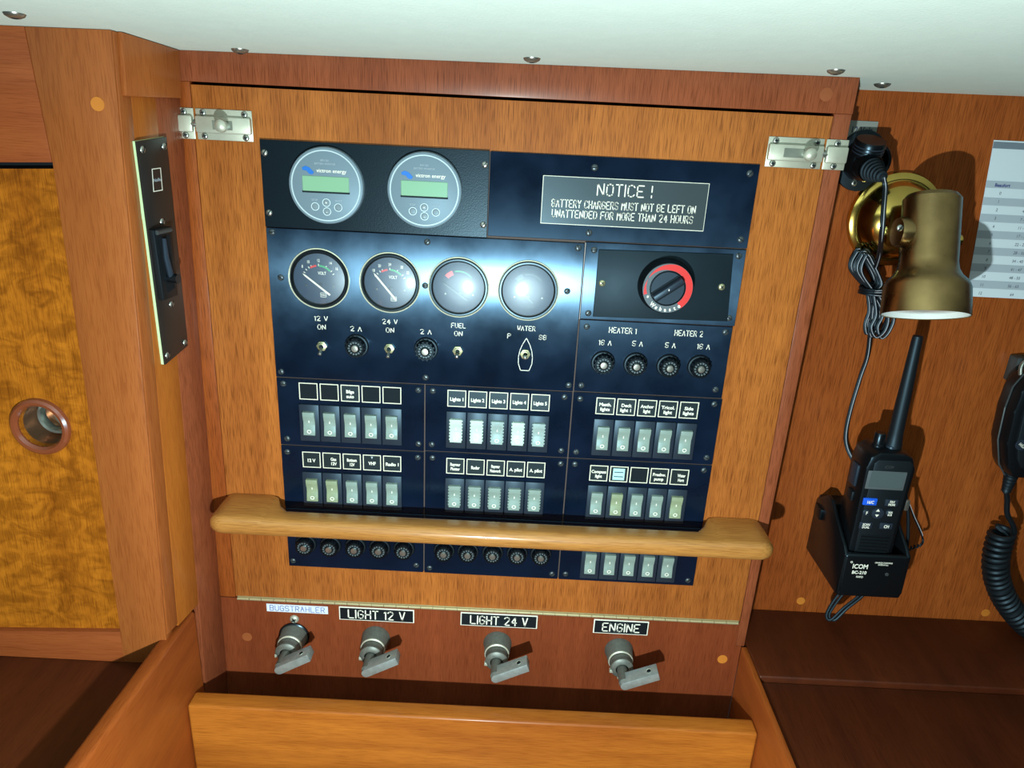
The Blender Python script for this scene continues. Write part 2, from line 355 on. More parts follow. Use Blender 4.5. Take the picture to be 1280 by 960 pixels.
SCRS = screw_mesh(.0030, .0013, M_STEEL, False, 1.0); SCRP = screw_mesh(.0032, .0014, M_BRASSN, True, .7); SCRPS = screw_mesh(.0030, .0013, M_STEEL, True, .3)
YP = -.0022     # front of the plates
def plate(label, x0, x1, z0, z1, m, y=YP, screws=(), cat='instrument panel', smesh=None, edge=None):
    t = thing('instrument_plate', label, cat, ((x0+x1)/2, 0, z0))
    g = .00028; p = put('faceplate', one('box', x0+g, x1-g, y, -.0002, z0+g, z1-g, m, .0003, 1), t)
    for i, (u, v) in enumerate(screws):
        q = at(u, v, y); put('screw', smesh or SCR[i % 4], t, (q.x, y+.0001, q.z))
    return t
# ---------------------------------------------------------------- plate with the two round battery monitors
pa = plate('textured black plate with two round grey battery monitors', -.233, -.0295, 1.3885, 1.4652, M_TEX, -.0032, ((330.5, 191), (336.5, 266), (606, 206), (604, 281)), smesh=SCRS)
mon = MB(); mon.lathe([(.0335, 0), (.0335, .0035), (.0328, .0048), (.0312, .0054), (0, .0054)], (0, 0, 0), (0, -1, 0), M_GREY, 64); monme = mon.mesh('battery_monitor')
ring = MB(); ring.lathe([(.0309, 0), (.0309, .0003), (.0298, .0003), (.0298, 0)], (0, 0, 0), (0, -1, 0), mat('pale_ring', (186, 206, 214), .4), 64, True); ringme = ring.mesh('ring')
bt = MB(); bt.lathe([(.0037, 0), (.0037, .0007), (.0030, .0007), (.0030, .0003), (.0022, .0007), (0, .0009)], (0, 0, 0), (0, -1, 0), M_WHITE, 20)
bb = MB(); bb.lathe([(.0037, 0), (.0037, .0006), (.0030, .0006), (.0030, .0002)], (0, 0, 0), (0, -1, 0), mat('button_ring', (196, 216, 224), .4), 20)
bb.lathe([(.0030, .0002), (.0024, .0008), (0, .0010)], (0, 0, 0), (0, -1, 0), mat('button_grey', (120, 136, 146), .4), 20); bbme = bb.mesh('button')
for i, (u, v) in enumerate(((407.5, 232.5), (530.5, 238.5))):
    q = at(u, v, -.008); y = -.0032; o = put('battery_monitor', monme, pa, (q.x, y, q.z)); yf = y-.0054
    put('ring', ringme, o, (q.x, yf, q.z))
    s = MB(); s.box(-.0208, .0208, -.0006, .0003, -.0064, .0068, M_LCD, .0004, 1); s.box(-.0212, .0212, -.0003, .0003, -.0078, -.0062, M_SLOT)
    d = put('display', s, o, (q.x, yf, q.z+.0015)); d['label'] = 'blank green display'
    T('victron energy', (q.x+.0055, yf-.0003, q.z+.0133), .0033, o, width=.0265)
    T(['BMV-501', 'BATTERY MONITOR'], (q.x, yf-.0003, q.z+.0205), .0018, o, m=M_PBAR, width=.0185, bold=0, gap=1.6)
    lg = MB(); lg.prism([Vector((a, 0, c)) for a, c in ((-.006, .0015), (-.003, .003), (.0005, .002), (.0045, -.002), (.003, -.004), (0, -.0035), (-.002, -.001), (-.0055, -.0005))], (0, -.0003, 0), M_BLUE)
    put('logo', lg, o, (q.x-.0145, yf, q.z+.0135))
    for dx, dz in ((-.0102, -.0182), (.0105, -.0182), (0, -.0144), (.0003, -.0222)): put('button', bbme, o, (q.x+dx, yf, q.z+dz))
    T('SETUP', (q.x-.0105, yf-.0003, q.z-.0123), .0018, o, m=M_PBAR, bold=0); T('SELECT', (q.x+.0108, yf-.0003, q.z-.0123), .0018, o, m=M_PBAR, bold=0)
    T('+', (q.x, yf-.0013, q.z-.0144), .003, o); T('-', (q.x+.0003, yf-.0013, q.z-.0222), .003, o)
# ---------------------------------------------------------------- notice plate
pb = plate('black plate at top right carrying the engraved battery charger notice', -.0293, .2092, 1.3902, 1.4648, M_BLK2, -.0020, ((743.4, 209.5), (937.5, 217), (736.4, 291), (926, 299.5)))
n = put('notice_plate', one('box', .0184, .1666, -.0034, -.002, 1.4042, 1.4465, M_WHITE, .0002, 1), pb)
n['label'] = 'grey engraved notice plate with pale edge'
put('notice_face', one('box', .0190, .1660, -.0037, -.0033, 1.4049, 1.4459, M_ENGR), n)
E_('NOTICE !', at(781, 238.5, -.0039), .0098, .0485, n, sw=.11)
E_('BATTERY CHARGERS MUST NOT BE LEFT ON', at(779.5, 258, -.0039), .0064, .1290, n, sw=.13); E_('UNATTENDED FOR MORE THAN 24 HOURS', at(778, 270.7, -.0039), .0064, .1270, n, sw=.13)
# ---------------------------------------------------------------- gauge plate
pc = plate('large brushed black plate with four round gauges and toggle switches', -.2330, .0605, 1.2420, 1.3882, M_BLK, YP,
           ((340, 290), (534, 302.4), (723, 310), (351, 347), (531.5, 357), (709, 364), (351.3, 464.7), (532, 472), (711, 481.7)))
bz = MB(); bz.lathe([(.0289, 0), (.0289, .0010), (.0283, .0013), (.0279, .0010), (.0279, 0)], (0, 0, 0), (0, -1, 0), mat('bezel_rim', (226, 230, 206), .3, .3), 64)
bz.lathe([(.0279, .0008), (.0268, .0024), (.0255, .0024), (.0238, .0006), (.0238, -.0002)], (0, 0, 0), (0, -1, 0), M_BP, 64); bzme = bz.mesh('gauge')
dl = MB(); dl.lathe([(0, .0003), (.0240, .0003), (.0240, .0001)], (0, 0, 0), (0, -1, 0), M_DIAL, 48)
dl.lathe([(0, .0012), (.0020, .0010), (.0022, .0003)], (.0008, 0, -.006), (0, -1, 0), M_DG, 16)
for sx_ in (-.0125, .0135): dl.lathe([(0, .0009), (.0010, .0008), (.0012, .0003)], (sx_, 0, -.0065), (0, -1, 0), M_GUN, 10)
dlme = dl.mesh('dial')
gl = MB(); gl.lathe([(.0243, .0012), (.018, .0022), (.010, .0027), (0, .0029)], (0, 0, 0), (0, -1, 0), M_GLASS, 48); glme = gl.mesh('glass', 80)
def arcmesh(r0, r1, a0, a1, m, n=14):
    b = MB(); P = [[Vector((r*math.cos(a0+(a1-a0)*k/n), 0, r*math.sin(a0+(a1-a0)*k/n))) for k in range(n+1)] for r in (r0, r1)]
    v = [[b.bm.verts.new(p) for p in R] for R in P]
    for k in range(n): b.face((v[0][k], v[0][k+1], v[1][k+1], v[1][k]), m)
    return b
R_ = math.radians
G = (((399, 348.5), ('8', '10', '12', '14', '16'), (-.015, .0047), (.010, -.0148)), ((487.5, 353.5), ('18', '20', '24', '28', '32'), (-.015, .009), (.0058, -.016)),
     ((573.3, 359.3), None, (-.0156, .0048), (.0087, -.012)), ((660.3, 363.3), None, (-.0134, .0048), (.005, -.0116)))
for i, ((u, v), nums, tp, tl) in enumerate(G):
    q = at(u, v, YP); x, z = q.x, q.z; yb = YP; o = put('gauge', bzme, pc, (x, yb, z)); put('dial', dlme, o, (x, yb, z)); yd = yb-.0004
    tv, lv = Vector((tp[0], 0, tp[1])), Vector((tl[0], 0, tl[1])); d = (tv-lv).normalized(); w = Vector((-d.z, 0, d.x))
    nb = MB(); nb.prism([lv+w*.0009, lv-w*.0009, tv-d*.003-w*.0008, tv, tv-d*.003+w*.0008], (0, -.0004, 0), M_WHITE if i < 2 else M_DG); put('needle', nb, o, (x, yd-.0009, z))
    if nums:
        for tx, (dx, dz) in zip(nums, ((-.0152, .0112), (-.0095, .0158), (0, .0175), (.0112, .0155), (.0168, .0105))): T(tx, (x+dx, yd, z+dz), .0028, o, sx=.7)
        T('VOLT', (x+.003, yd, z+.0056), .0030, o, sx=.75)
        tk = MB()
        for a in (150, 138, 126, 116, 90, 63, 40, 28):
            c, s_ = math.cos(R_(a)), math.sin(R_(a)); tk.prism([Vector((c*.0145-s_*.0003, 0, s_*.0145+c*.0003)), Vector((c*.0165-s_*.0003, 0, s_*.0165+c*.0003)), Vector((c*.0165+s_*.0003, 0, s_*.0165-c*.0003)), Vector((c*.0145+s_*.0003, 0, s_*.0145-c*.0003))], (0, -.0001, 0), M_WHITE)
        put('scale_marks', tk, o, (x, yd, z-.0022)); put('red_band', arcmesh(.0138, .0155, R_(98), R_(122), M_RED), o, (x, yd-.00015, z-.0022)); put('green_band', arcmesh(.0138, .0155, R_(44), R_(88), M_GREEN), o, (x, yd-.00015, z-.0022))
    else:
        put('red_band', arcmesh(.0125, .0170, R_(112), R_(140), M_RED if i == 2 else M_DG), o, (x, yd-.0001, z)); put('scale_band', arcmesh(.0148, .0160, R_(40), R_(104), M_GREEN if i == 2 else M_DG), o, (x, yd-.0001, z))
    bx = MB()
    for a in ((-.0028, .0028, .0018, .0022), (-.0028, .0028, -.0022, -.0018), (-.0028, -.0024, -.0022, .0022), (.0024, .0028, -.0022, .0022)): bx.box(a[0], a[1], -.0001, 0, a[2], a[3], M_WHITE if nums else M_DG)
    k = put('maker_mark', bx, o, (x+.0035, yd, z-.0152)); T('VDO', (x+.0035, yd-.0001, z-.0152), .0019, o, sx=.8, m=M_WHITE if nums else M_DG)
    put('glass', glme, o, (x, yb, z))
def TP(s, u, v, w, cap=.0044, parent=pc, y=YP, sw=.15):
    q = at(u, v, y-.0001); return E_(s, (q.x, y-.00012, q.z), cap, w, parent, sw=sw)
TP('12 V', 401.3, 398.2, .0124); TP('ON', 402, 408.8, .0074); TP('24 V', 487.4, 402.2, .0140); TP('ON', 487.5, 412.7, .0074); TP('2 A', 445, 411, .0104); TP('2 A', 532.3, 414.7, .0104)
TP('FUEL', 573, 407, .0133); TP('ON', 573, 417, .0074); TP('WATER', 658, 410.5, .0168); TP('P', 636.5, 419.8, .0030); TP('SB', 678.3, 421.8, .0068)
# boat outline round the water switch
q = at(657, 443, YP)
ol = [(0, .0165), (.0035, .010), (.0058, .0035), (.0068, -.003), (.0066, -.0095), (.0042, -.0165), (-.0042, -.0165), (-.0066, -.0095), (-.0068, -.003), (-.0058, .0035), (-.0035, .010)]
b = MB()
for (a, c), (d, e) in zip(ol, ol[1:]+ol[:1]):
    p0, p1 = Vector((a, 0, c)), Vector((d, 0, e)); dd = (p1-p0).normalized()*.0002; w = Vector((-dd.z, 0, dd.x))*1.6
    b.prism([p0-dd+w, p1+dd+w, p1+dd-w, p0-dd-w], (0, -.00012, 0), M_WHITE)
put('boat_outline', b, pc, (q.x, YP, q.z))
nut = MB(); nut.prism([Vector((math.cos(a*math.pi/3)*.0052, 0, math.sin(a*math.pi/3)*.0052)) for a in range(6)], (0, -.0022, 0), M_BRASSN, .0003)
nut.lathe([(.0034, .0022), (.0034, .0042), (.0026, .0044), (.0022, .0032), (0, .0030)], (0, 0, 0), (0, -1, 0), M_BRASSN, 18); nut.lathe([(0, .0036), (.0021, .0036)], (0, 0, 0), (0, -1, 0), M_SLOT, 14); nutme = nut.mesh('toggle_switch')
for (u, v), dz in (((402, 433), -.55), ((486.5, 436), -.6), ((572, 439), -.28), ((656.5, 443), -.05)):
    q = at(u, v, YP-.002); o = put('toggle_switch', nutme, pc, (q.x, YP, q.z)); d = Vector((.0, -1, dz)).normalized()
    lv = MB(); lv.tube([d*.002, d*.006, d*.0095, d*.0115, d*.0122], [.0011, .0012, .0018, .0017, .0006], M_STEEL, 12); put('lever', lv, o, (q.x, YP, q.z))
# fuse holders
fh = MB(); fh.lathe([(.0108, 0), (.0108, .0012), (.0100, .0028), (.0088, .0030), (.0086, .0022)], (0, 0, 0), (0, -1, 0), M_BPM, 32); fhme = fh.mesh('fuse_holder')
fc = MB(); fc.lathe([(.0084, .0022), (.0082, .0095), (.0076, .0104), (.0070, .0104), (.0064, .0086), (.0042, .0086), (.0040, .0100), (.0030, .0108), (0, .0110)], (0, 0, 0), (0, -1, 0), M_BP, 32)
M_FR = mat('fuse_rib_grey', (84, 94, 98), .45)
for k in range(14):
    a = 2*math.pi*k/14; c, s_ = math.cos(a), math.sin(a); fc.block([(c*r_-s_*w_, -h_, s_*r_+c*w_) for h_ in (.0086, .0102) for r_, w_ in ((.0045, .0006), (.0062, .0008), (.0062, -.0008), (.0045, -.0006))], M_FR)
    fc.block([(c*r_-s_*w_, -h_, s_*r_+c*w_) for h_ in (.004, .0098) for r_, w_ in ((.0080, .0007), (.0088, .0006), (.0088, -.0006), (.0080, -.0007))], M_BP)
fc.lathe([(.0034, .0106), (.0028, .0116), (0, .0119)], (0, 0, 0), (0, -1, 0), M_STEEL, 16); fcme = fc.mesh('fuse_cap')
for me_ in (fhme, fcme): me_.transform(Matrix.Diagonal((1.08, 1, 1.08, 1)))
def fuse(u, v, parent):
    q = at(u, v, YP-.008); o = put('fuse_holder', fhme, parent, (q.x, YP, q.z)); put('fuse_cap', fcme, o, (q.x, YP, q.z))
fuse(444, 435, pc); fuse(531.5, 439, pc)
# ---------------------------------------------------------------- heater control plate
pd = plate('black plate with the red ringed heater control knob', .0612, .2088, 1.3165, 1.3895, M_BLK, -.0026, ((742.7, 312.5), (735.4, 391.5), (923.5, 320), (911.5, 397.7)))
put('plate_edge', one('box', .0606, .0613, -.0030, -.0002, 1.3165, 1.3888, mat('pinkish_edge', (150, 140, 136), .4)), pd)
cv = MB(); P = [at(u, v, -.004) for u, v in ((748.5, 312), (917, 318), (909.5, 402), (741, 396))]; cv.prism(P, (0, .002, 0), M_COVER, .0006); put('cover_plate', cv, pd)
for u, v in ((752.7, 354), (902, 358.8)): q = at(u, v, -.004); put('screw', SCRP, pd, (q.x, -.0040, q.z))
q = at(831, 356, -.004); kx, kz = q.x, q.z
kb = MB(); kb.lathe([(.0255, 0), (.0255, .0035), (.0248, .005), (.0240, .0125), (.0232, .0145), (.0228, .0150), (.0160, .0150), (.0156, .0140), (0, .0140)], (0, 0, 0), (0, -1, 0), M_BP, 56)
kn = put('heater_knob', kb, pd, (kx, -.004, kz))
yk = -.004-.0152
put('grey_ring', arcmesh(.0165, .0228, 0, 2*math.pi, mat('grey_ring', (92, 100, 106), .4), 56), kn, (kx, yk+.0001, kz))
rb = MB(); n_ = 40; va, vb = [], []
for k in range(n_+1):
    a = R_(-52+k/n_*250); t = k/n_; ro_ = .0226; ri_ = .0166+max(0, t-.55)*.0105/.45*.55
    va.append(rb.bm.verts.new((ri_*math.cos(a), 0, ri_*math.sin(a)))); vb.append(rb.bm.verts.new((min(ro_, .0226-max(0, t-.5)*.007)*math.cos(a), 0, min(ro_, .0226-max(0, t-.5)*.007)*math.sin(a))))
    if k: rb.face((va[k-1], va[k], vb[k], vb[k-1]), M_RED)
put('red_ring', rb, kn, (kx, yk, kz))
tb = MB(); tb.lathe([(.0152, 0), (.0150, .0012), (0, .0012)], (0, 0, 0), (0, -1, 0), M_DG, 40)
d = Vector((math.cos(R_(37)), 0, math.sin(R_(37)))); w = Vector((-d.z, 0, d.x)); c4 = [d*.0152+w*.0036, -d*.0152+w*.0036, -d*.0152-w*.0036, d*.0152-w*.0036]
tb.block([tuple(p+Vector((0, -.001, 0))) for p in c4]+[tuple(p*1.0-w*(p.dot(w))*.35+Vector((0, -.0075, 0))) for p in c4], M_DG, .0008)
for s_ in (1, -1): tb.block([tuple(p+Vector((0, h_, 0))) for h_ in (-.0011, -.0016) for p in (d*.0150+w*s_*.0036, -d*.0150+w*s_*.0036, -d*.0146+w*s_*.0052, d*.0146+w*s_*.0052)], M_FELT)
tb.box(-.0004, .0004, -.0078, -.0074, -.0008, .0008, M_WHITE); put('turn_grip', tb, kn, (kx, -.004-.0140, kz))
for i, ch in enumerate('Webasto'):
    a = R_(-128+i*12.5); T(ch, (kx+.0196*math.cos(a), yk-.0004, kz+.0196*math.sin(a)), .0037, kn, sx=.9, bold=.05, rot=(0, -(a+math.pi/2), 0))
a = R_(-152); T('*', (kx+.0196*math.cos(a), yk-.0004, kz+.0196*math.sin(a)), .0045, kn)
# ---------------------------------------------------------------- heater fuse plate
pe = plate('black plate lettered HEATER 1 and HEATER 2 with four fuse holders', .0612, .2075, 1.2425, 1.3160, M_BLK2, YP, ((733.5, 408.3), (907, 415.4), (726.7, 481.7), (894.4, 487)))
TP('HEATER 1', 778.5, 413.2, .0258, .0052, pe, sw=.14); TP('HEATER 2', 861, 416.8, .0265, .0052, pe, sw=.14)
for s_, u, v in (('16 A', 756.5, 428.3), ('5 A', 797, 429.6), ('5 A', 838, 431.6), ('16 A', 879.5, 433.3)): TP(s_, u, v, .0118 if len(s_) > 3 else .0096, .0048, pe, sw=.14)
for u, v in ((754.5, 456), (795.5, 458), (837, 460), (876, 461)): fuse(u, v, pe)
# ---------------------------------------------------------------- rocker switch plates
rz = MB(); rz.box(-.0099, .0099, -.0024, 0, -.0200, .0200, M_DG, .0006); rzme = rz.mesh('rocker_switch')
def rocker_mesh(m, ribs):
    b = MB(); prof = [(.0126, -.0018), (.0122, -.0060), (.0075, -.0056), (.0015, -.0036), (-.0020, -.0034), (-.0080, -.0044), (-.0128, -.0050), (-.0134, -.0018)]
    hw = .0058
    b.prism([Vector((-hw, y, z)) for z, y in prof], (2*hw, 0, 0), m, .0002)
    if ribs:
        for s_ in (-1, 1):
            for k in range(7): z = .0105-k*.0034; b.box(s_*hw-.0008, s_*hw+.0008, -.0042, -.0018, z-.0009, z+.0009, m)
    return b.mesh('rocker')
RM = {k: rocker_mesh(m, r) for k, m, r in (('g', M_ROCK, False), ('w', M_ROCKW, True), ('m', M_ROCKM, True), ('y', M_ROCKY, False), ('r', M_ROCK, True))}
mk = MB()
mk.lathe([(.0022, 0), (.0022, .0002), (.0014, .0002), (.0014, 0)], (0, -.0047, -.0088), (0, -1, -.05), M_WHITE, 16, True); mk.box(-.0004, .0004, -.0041, -.0035, .0005, .0032, M_WHITE); mkme = mk.mesh('marking')
lf = MB(); a, c, t_ = .0093, .0089, .0009
for q4 in ((-a, a, c-t_, c), (-a, a, -c, -c+t_), (-a, -a+t_, -c+t_, c-t_), (a-t_, a, -c+t_, c-t_)): lf.box(q4[0], q4[1], -.0003, 0, q4[2], q4[3], mat('label_frame_line', (222, 222, 204), .5) if not lf.mats else lf.mats[0])
lfme = lf.mesh('label_frame')
ins = MB(); ins.box(-.0082, .0082, -.00015, 0, -.0078, .0078, mat('label_insert', (30, 38, 40), .4)); insme = ins.mesh('label_insert')
insb = MB(); insb.box(-.0082, .0082, -.00015, 0, -.0078, .0078, M_FELT); insbme = insb.mesh('label_insert')
def bank(label, x0, x1, z0, z1, xs, ztop, labels, kinds, screws, m=M_BLK2, lab=True):
    t = plate(label, x0, x1, z0, z1, m, YP, screws, cat='switch panel'); t['group'] = 'rocker switch plates on the cabinet door'
    for i in range(5):
        x = xs+i*.02075
        if lab:
            f = put('label_frame', lfme, t, (x, YP, ztop+.0135)); s_ = labels[i]
            put('label_insert', insbme if s_ in (None, '#') else insme, f, (x, YP, ztop+.0135))
            if s_ == '@':
                g = put('sticker', one('box', -.0062, .0058, -.0004, 0, -.0065, .0065, M_STICK), f, (x, YP-.0001, ztop+.0135)); g['label'] = 'pale blue paper sticker'
                g2 = MB(); g2.box(-.005, .0045, -.0001, 0, .0018, .0028, M_INK); g2.box(-.005, .0045, -.0001, 0, -.0032, -.0022, M_INK); put('faded_print', g2, f, (x, YP-.0005, ztop+.0135))
            elif s_ and s_ != '#':
                ls = s_.split('|'); dx = .002 if s_ in ('Gas|12V', 'Water|Horn') else 0
                wd_ = {'Bilge|auto': .0078, 'Gas|12V': .0062, 'Bottom|12V': .0100, '12 V': .0080, 'VHF': .0076, 'Radar': .0088, 'Raymar|Plotter': .0104, 'Raymar|Network': .0112, 'Water|Horn': .0082, 'Compass|light': .0150, 'Masth.|lights': .0120, 'Deck|light 1': .0112, 'Side|lights': .0108}.get(s_, .0132)
                T(ls, (x+dx, YP-.0002, ztop+.0128), .0037 if len(ls) == 1 else .0035, f, width=wd_, bold=.045, gap=1.45)
                if s_ == 'VHF': put('arrow_mark', one('prism', [Vector((-.0012, 0, .001)), Vector((.0012, 0, .001)), Vector((0, 0, -.0018))], (0, -.0001, 0), M_PBAR), f, (x, YP-.0002, ztop+.0195))
        o = put('rocker_switch', rzme, t, (x, YP, ztop-.0200))
        k = put('rocker', RM[kinds[i]], o, (x, YP, ztop-.0195))
        if kinds[i] == 'w': k['label'] = 'bright white rocker'
        put('marking', mkme, o, (x, YP, ztop-.0195))
    return t
XF = (-.233, -.0862); XG = (-.0855, .0603); XH = (.0610, .2085)
bank('switch plate in upper left of the rocker rows, labels mostly blank, one reading Bilge auto', *XF, 1.1685, 1.2413, -.2015, 1.2150, (None, None, 'Bilge|auto', None, None), 'ggggg', ((354, 479.6), (523, 487.8), (359, 548.3), (523, 555)))
bank('switch plate with whitish rockers labelled Lights 1 to Lights 5', *XG, 1.1695, 1.2413, -.0540, 1.2152, ('Lights 1', 'Lights 2', 'Lights 3', 'Lights 4', 'Lights 5'), 'wwmwm', ((541, 488.7), (705.8, 496.5), (539.6, 555.7), (701.4, 563.4)))
bank('switch plate for masthead, deck, anchor and side lights', *XH, 1.1695, 1.2418, .0936, 1.2150, ('Masth.|lights', 'Deck|light 1', 'Anchor|light', 'Tricol.|light', 'Side|lights'), 'ggggg', ((725.3, 498.7), (893, 505.3), (720.2, 565), (883.3, 572.2)))
bank('switch plate just above the handrail at left, labels from 12 V to Radio 1', *XF, 1.0955, 1.1678, -.2020, 1.1395, ('12 V', 'Gas|12V', 'Bottom|12V', 'VHF', 'Radio 1'), 'yyggg', ((359.1, 565), (522.3, 572)))
bank('switch plate just above the handrail in middle, labelled Radar and A. pilot', *XG, 1.0955, 1.1688, -.0540, 1.1405, ('Raymar|Plotter', 'Radar', 'Raymar|Network', 'A. pilot', 'A. pilot'), 'rrrrr', ((540.5, 572.5), (701, 579.8)))
bank('switch plate just above the handrail at right, with a pale blue sticker', *XH, 1.0955, 1.1688, .0936, 1.1405, ('Compass|light', '@', '#', 'Freshw.|pump', 'Water|Horn'), 'gyggy', ((718.7, 580.3), (880, 588)))
pf3 = plate('black fuse plate below the handrail at left, with five fuse holders', *XF, 1.0225, 1.0948, M_BLK2, YP, ((366.3, 701), (520.2, 706.6)), cat='fuse panel')
for u, v in ((380.2, 684), (411.4, 685.8), (442.8, 687.2), (473.2, 688.6), (503.8, 690)): fuse(u, v, pf3)
pg3 = plate('black fuse plate below the handrail in middle, with five fuse holders', *XG, 1.0225, 1.0948, M_BLK2, YP, ((537, 710), (690, 717.5)), cat='fuse panel')
for u, v in ((554.4, 692.2), (584.5, 693.4), (615.5, 694.6), (646.4, 695.8), (676, 697)): fuse(u, v, pg3)
bank('switch plate below the handrail at right, with five rockers', *XH, 1.0225, 1.0948, .0936, 1.0670, None, 'ggggg', ((706.9, 717.5), (860, 725.7)), lab=False)
# ================================================================ HANDRAIL
def handrail():
    b = MB(); x0, x1 = -.2975, .2715; n = 72; rings = []
    for i in range(n+1):
        s_ = i/n; x = x0+(x1-x0)*(0.5-0.5*math.cos(math.pi*s_)) if True else 0
        e = min(x-x0, x1-x); rnd = max(0, 1-e/.016); sh = 1-math.sqrt(max(0, 1-rnd*rnd))
        def yb(x):
            def ss(t): t = max(0, min(1, t)); return t*t*(3-2*t)
            return -.0250*ss((x-(-.243))/.020)*ss(((.216)-x)/.020)
        zt, zb_, yf = 1.1085-.011*sh, 1.0880+.007*sh, -.0520+.016*sh; yk_ = yb(x)
        if yk_ < -.001: zt -= .001
        cy, cz, hy, hz = (yf+yk_)/2, (zt+zb_)/2, (yk_-yf)/2, (zt-zb_)/2; r = min(.0085, hz*.92, hy*.92); R = []
        for (sy, sz, a0) in ((1, 1, 0), (-1, 1, 90), (-1, -1, 180), (1, -1, 270)):
            rr = r if sy < 0 else (.0012 if yk_ > -.004 else .007)
            rr = min(rr, hz*.9, hy*.9)
            for k in range(5):
                a = R_(a0+k*22.5); R.append(Vector((x, cy+sy*(hy-rr)+math.cos(a)*rr, cz+sz*(hz-rr)+math.sin(a)*rr)))
        rings.append([b.bm.verts.new(p) for p in R])
    for A, B in zip(rings, rings[1:]):
        m = len(A)
        for k in range(m): b.face((A[k], A[(k+1) % m], B[(k+1) % m], B[k]), W_RAIL)
    b.face(rings[0], W_RAIL); b.face(rings[-1][::-1], W_RAIL); return b
tag(put('handrail', handrail()), 'pale varnished wooden grab rail across the lower instrument plates', 'handrail')
# ================================================================ BARREL BOLTS
def barrel_bolt(x0, x1, z0, z1, side, label, kx_, slot):
    t = thing('barrel_bolt', label, 'bolt', ((x0+x1)/2, 0, z0), 'barrel bolts holding the door')
    sp = x0+.0175 if side < 0 else x1-.0205; zc = (z0+z1)/2
    a, c = ((sp+.0012, x1) if side < 0 else (x0, sp-.0006)); k0, k1 = ((x0, sp-.0006) if side < 0 else (sp+.0010, x1))
    def pl(a, c): 
        b = MB(); b.box(a, c, -.0014, -.0001, z0, z1, M_NICK, .0006); b.box(a+.0004, c-.0004, -.0058, -.0005, zc-.0070, zc+.0070, M_NICK, .0016); return b
    put('bolt_plate', pl(a, c), t); put('keeper_plate', pl(k0, k1), t)
    for x in (a+.0065, c-.0065):
        for z in (z0+.0032, z1-.0032): put('screw', SCRPS, t, (x, -.0013, z))
    km = (k0+k1)/2
    for z in (z0+.0032, z1-.0032): put('screw', SCRPS, t, (km, -.0013, z))
    put('slot_window', one('box', slot[0], slot[1], -.0062, -.0056, zc-.0038, zc+.0038, M_DULL, .0002, 1), t)
    rod = MB(); rod.lathe([(0, 0), (.0026, 0), (.0026, abs(sp-kx_)+.012), (0, abs(sp-kx_)+.012)], (kx_, -.0030, zc), (side, 0, 0), M_STEEL, 14); put('bolt_rod', rod, t)
    kb = MB(); kb.lathe([(.0028, 0), (.0026, .006), (.0045, .008), (.0056, .0115), (.0052, .0150), (.003, .0170), (0, .0176)], (0, 0, 0), (0, -1, 0), M_NICK, 24); put('knob', kb, t, (kx_, -.0048, zc))
q = at(278, 155.5, -.014); barrel_bolt(-.3065, -.2385, 1.4622, 1.4880, -1, 'nickel barrel bolt at the top left corner of the cabinet door', q.x, (-.2720, -.2545))
q = at(1011, 192, -.014); barrel_bolt(.2130, .2830, 1.4630, 1.4885, 1, 'nickel barrel bolt at the top right corner beside the black socket', q.x, (.2265, .2440))
# ================================================================ BATTERY SWITCHES AND SIGNS
def battery_switch(x, z, label, ang=27, L_=.0375):
    t = thing('battery_switch', label, 'switch', (x, 0, z-.015), 'battery switches below the hinge')
    b = MB(); b.lathe([(.0160, 0), (.0160, .0015), (.0150, .0030), (.0142, .0160), (.0130, .0178)], (x, 0, z), (0, -1, 0), M_CAST, 32); put('switch_body', b, t)
    b = MB(); b.lathe([(.0138, .0178), (.0138, .0190), (.0125, .0196)], (x, 0, z), (0, -1, 0), M_NICK, 32); b.lathe([(.0120, .0192), (.0112, .0265), (.0125, .0272), (.0125, .0300), (.0100, .0318), (.0070, .0320)], (x, 0, z), (0, -1, 0), M_CAST, 32); put('collar', b, t)
    for k in range(3):
        a = R_(200+k*60); put('lug', one('box', -.0018, .0018, -.0042, 0, -.0018, .0018, M_NICK, .0003, 1), t, (x+.0122*math.cos(a), -.0268, z+.0122*math.sin(a)))
    put('shaft', one('tube', [(x, -.030, z), (x, -.052, z)], .0058, M_CAST, 20), t)
    d = Vector((math.cos(R_(ang)), 0, math.sin(R_(ang)))); w = Vector((-d.z, 0, d.x)); h = .0048; P = [Vector((x, -.0575, z))+d*(h*math.cos(a))+w*(h*math.sin(a)) for a in [R_(90+k*22.5) for k in range(9)]]
    P += [Vector((x, -.0575, z))+d*L_-w*h*.95, Vector((x, -.0575, z))+d*(L_+.001)+w*h*.95]
    b = MB(); b.prism(P, (0, .0155, 0), M_LEV, .0006); lv = put('lever', b, t); e = Vector((x, -.050, z))+d*(L_-.0085)+w*h*.95
    b = MB(); b.lathe([(0, .0007), (.0019, .0007), (.0023, 0)], e, w, M_SLOT, 14); b.lathe([(.0024, 0), (.0030, .0005), (.0030, 0)], e, w, M_NICK, 14); put('rivet', b, lv)
    return t
s1 = battery_switch(at(368, 791).x, .9285, 'battery switch with grey lever below the white BUGSTRAHLER label', 30)
cl = MB(); cl.lathe([(.0172, 0), (.0172, .0020), (.0160, .0028)], (at(368, 791).x, -.0002, .9285), (0, -1, 0), M_BP, 32)
put('black_collar', cl, s1)
put('screw', screw_mesh(.0052, .0030, M_NICK, True, .5), s1, (at(368, 773).x, -.0002, at(368, 773.5).z))
battery_switch(-.1400, .9305, 'battery switch with grey lever below the LIGHT 12 V sign, second from left', 29)
battery_switch(-.0018, .9315, 'battery switch with grey lever below the middle LIGHT 24 V sign, third from left', 27)
battery_switch(.1362, .9305, 'battery switch with grey lever below the ENGINE sign', 24)
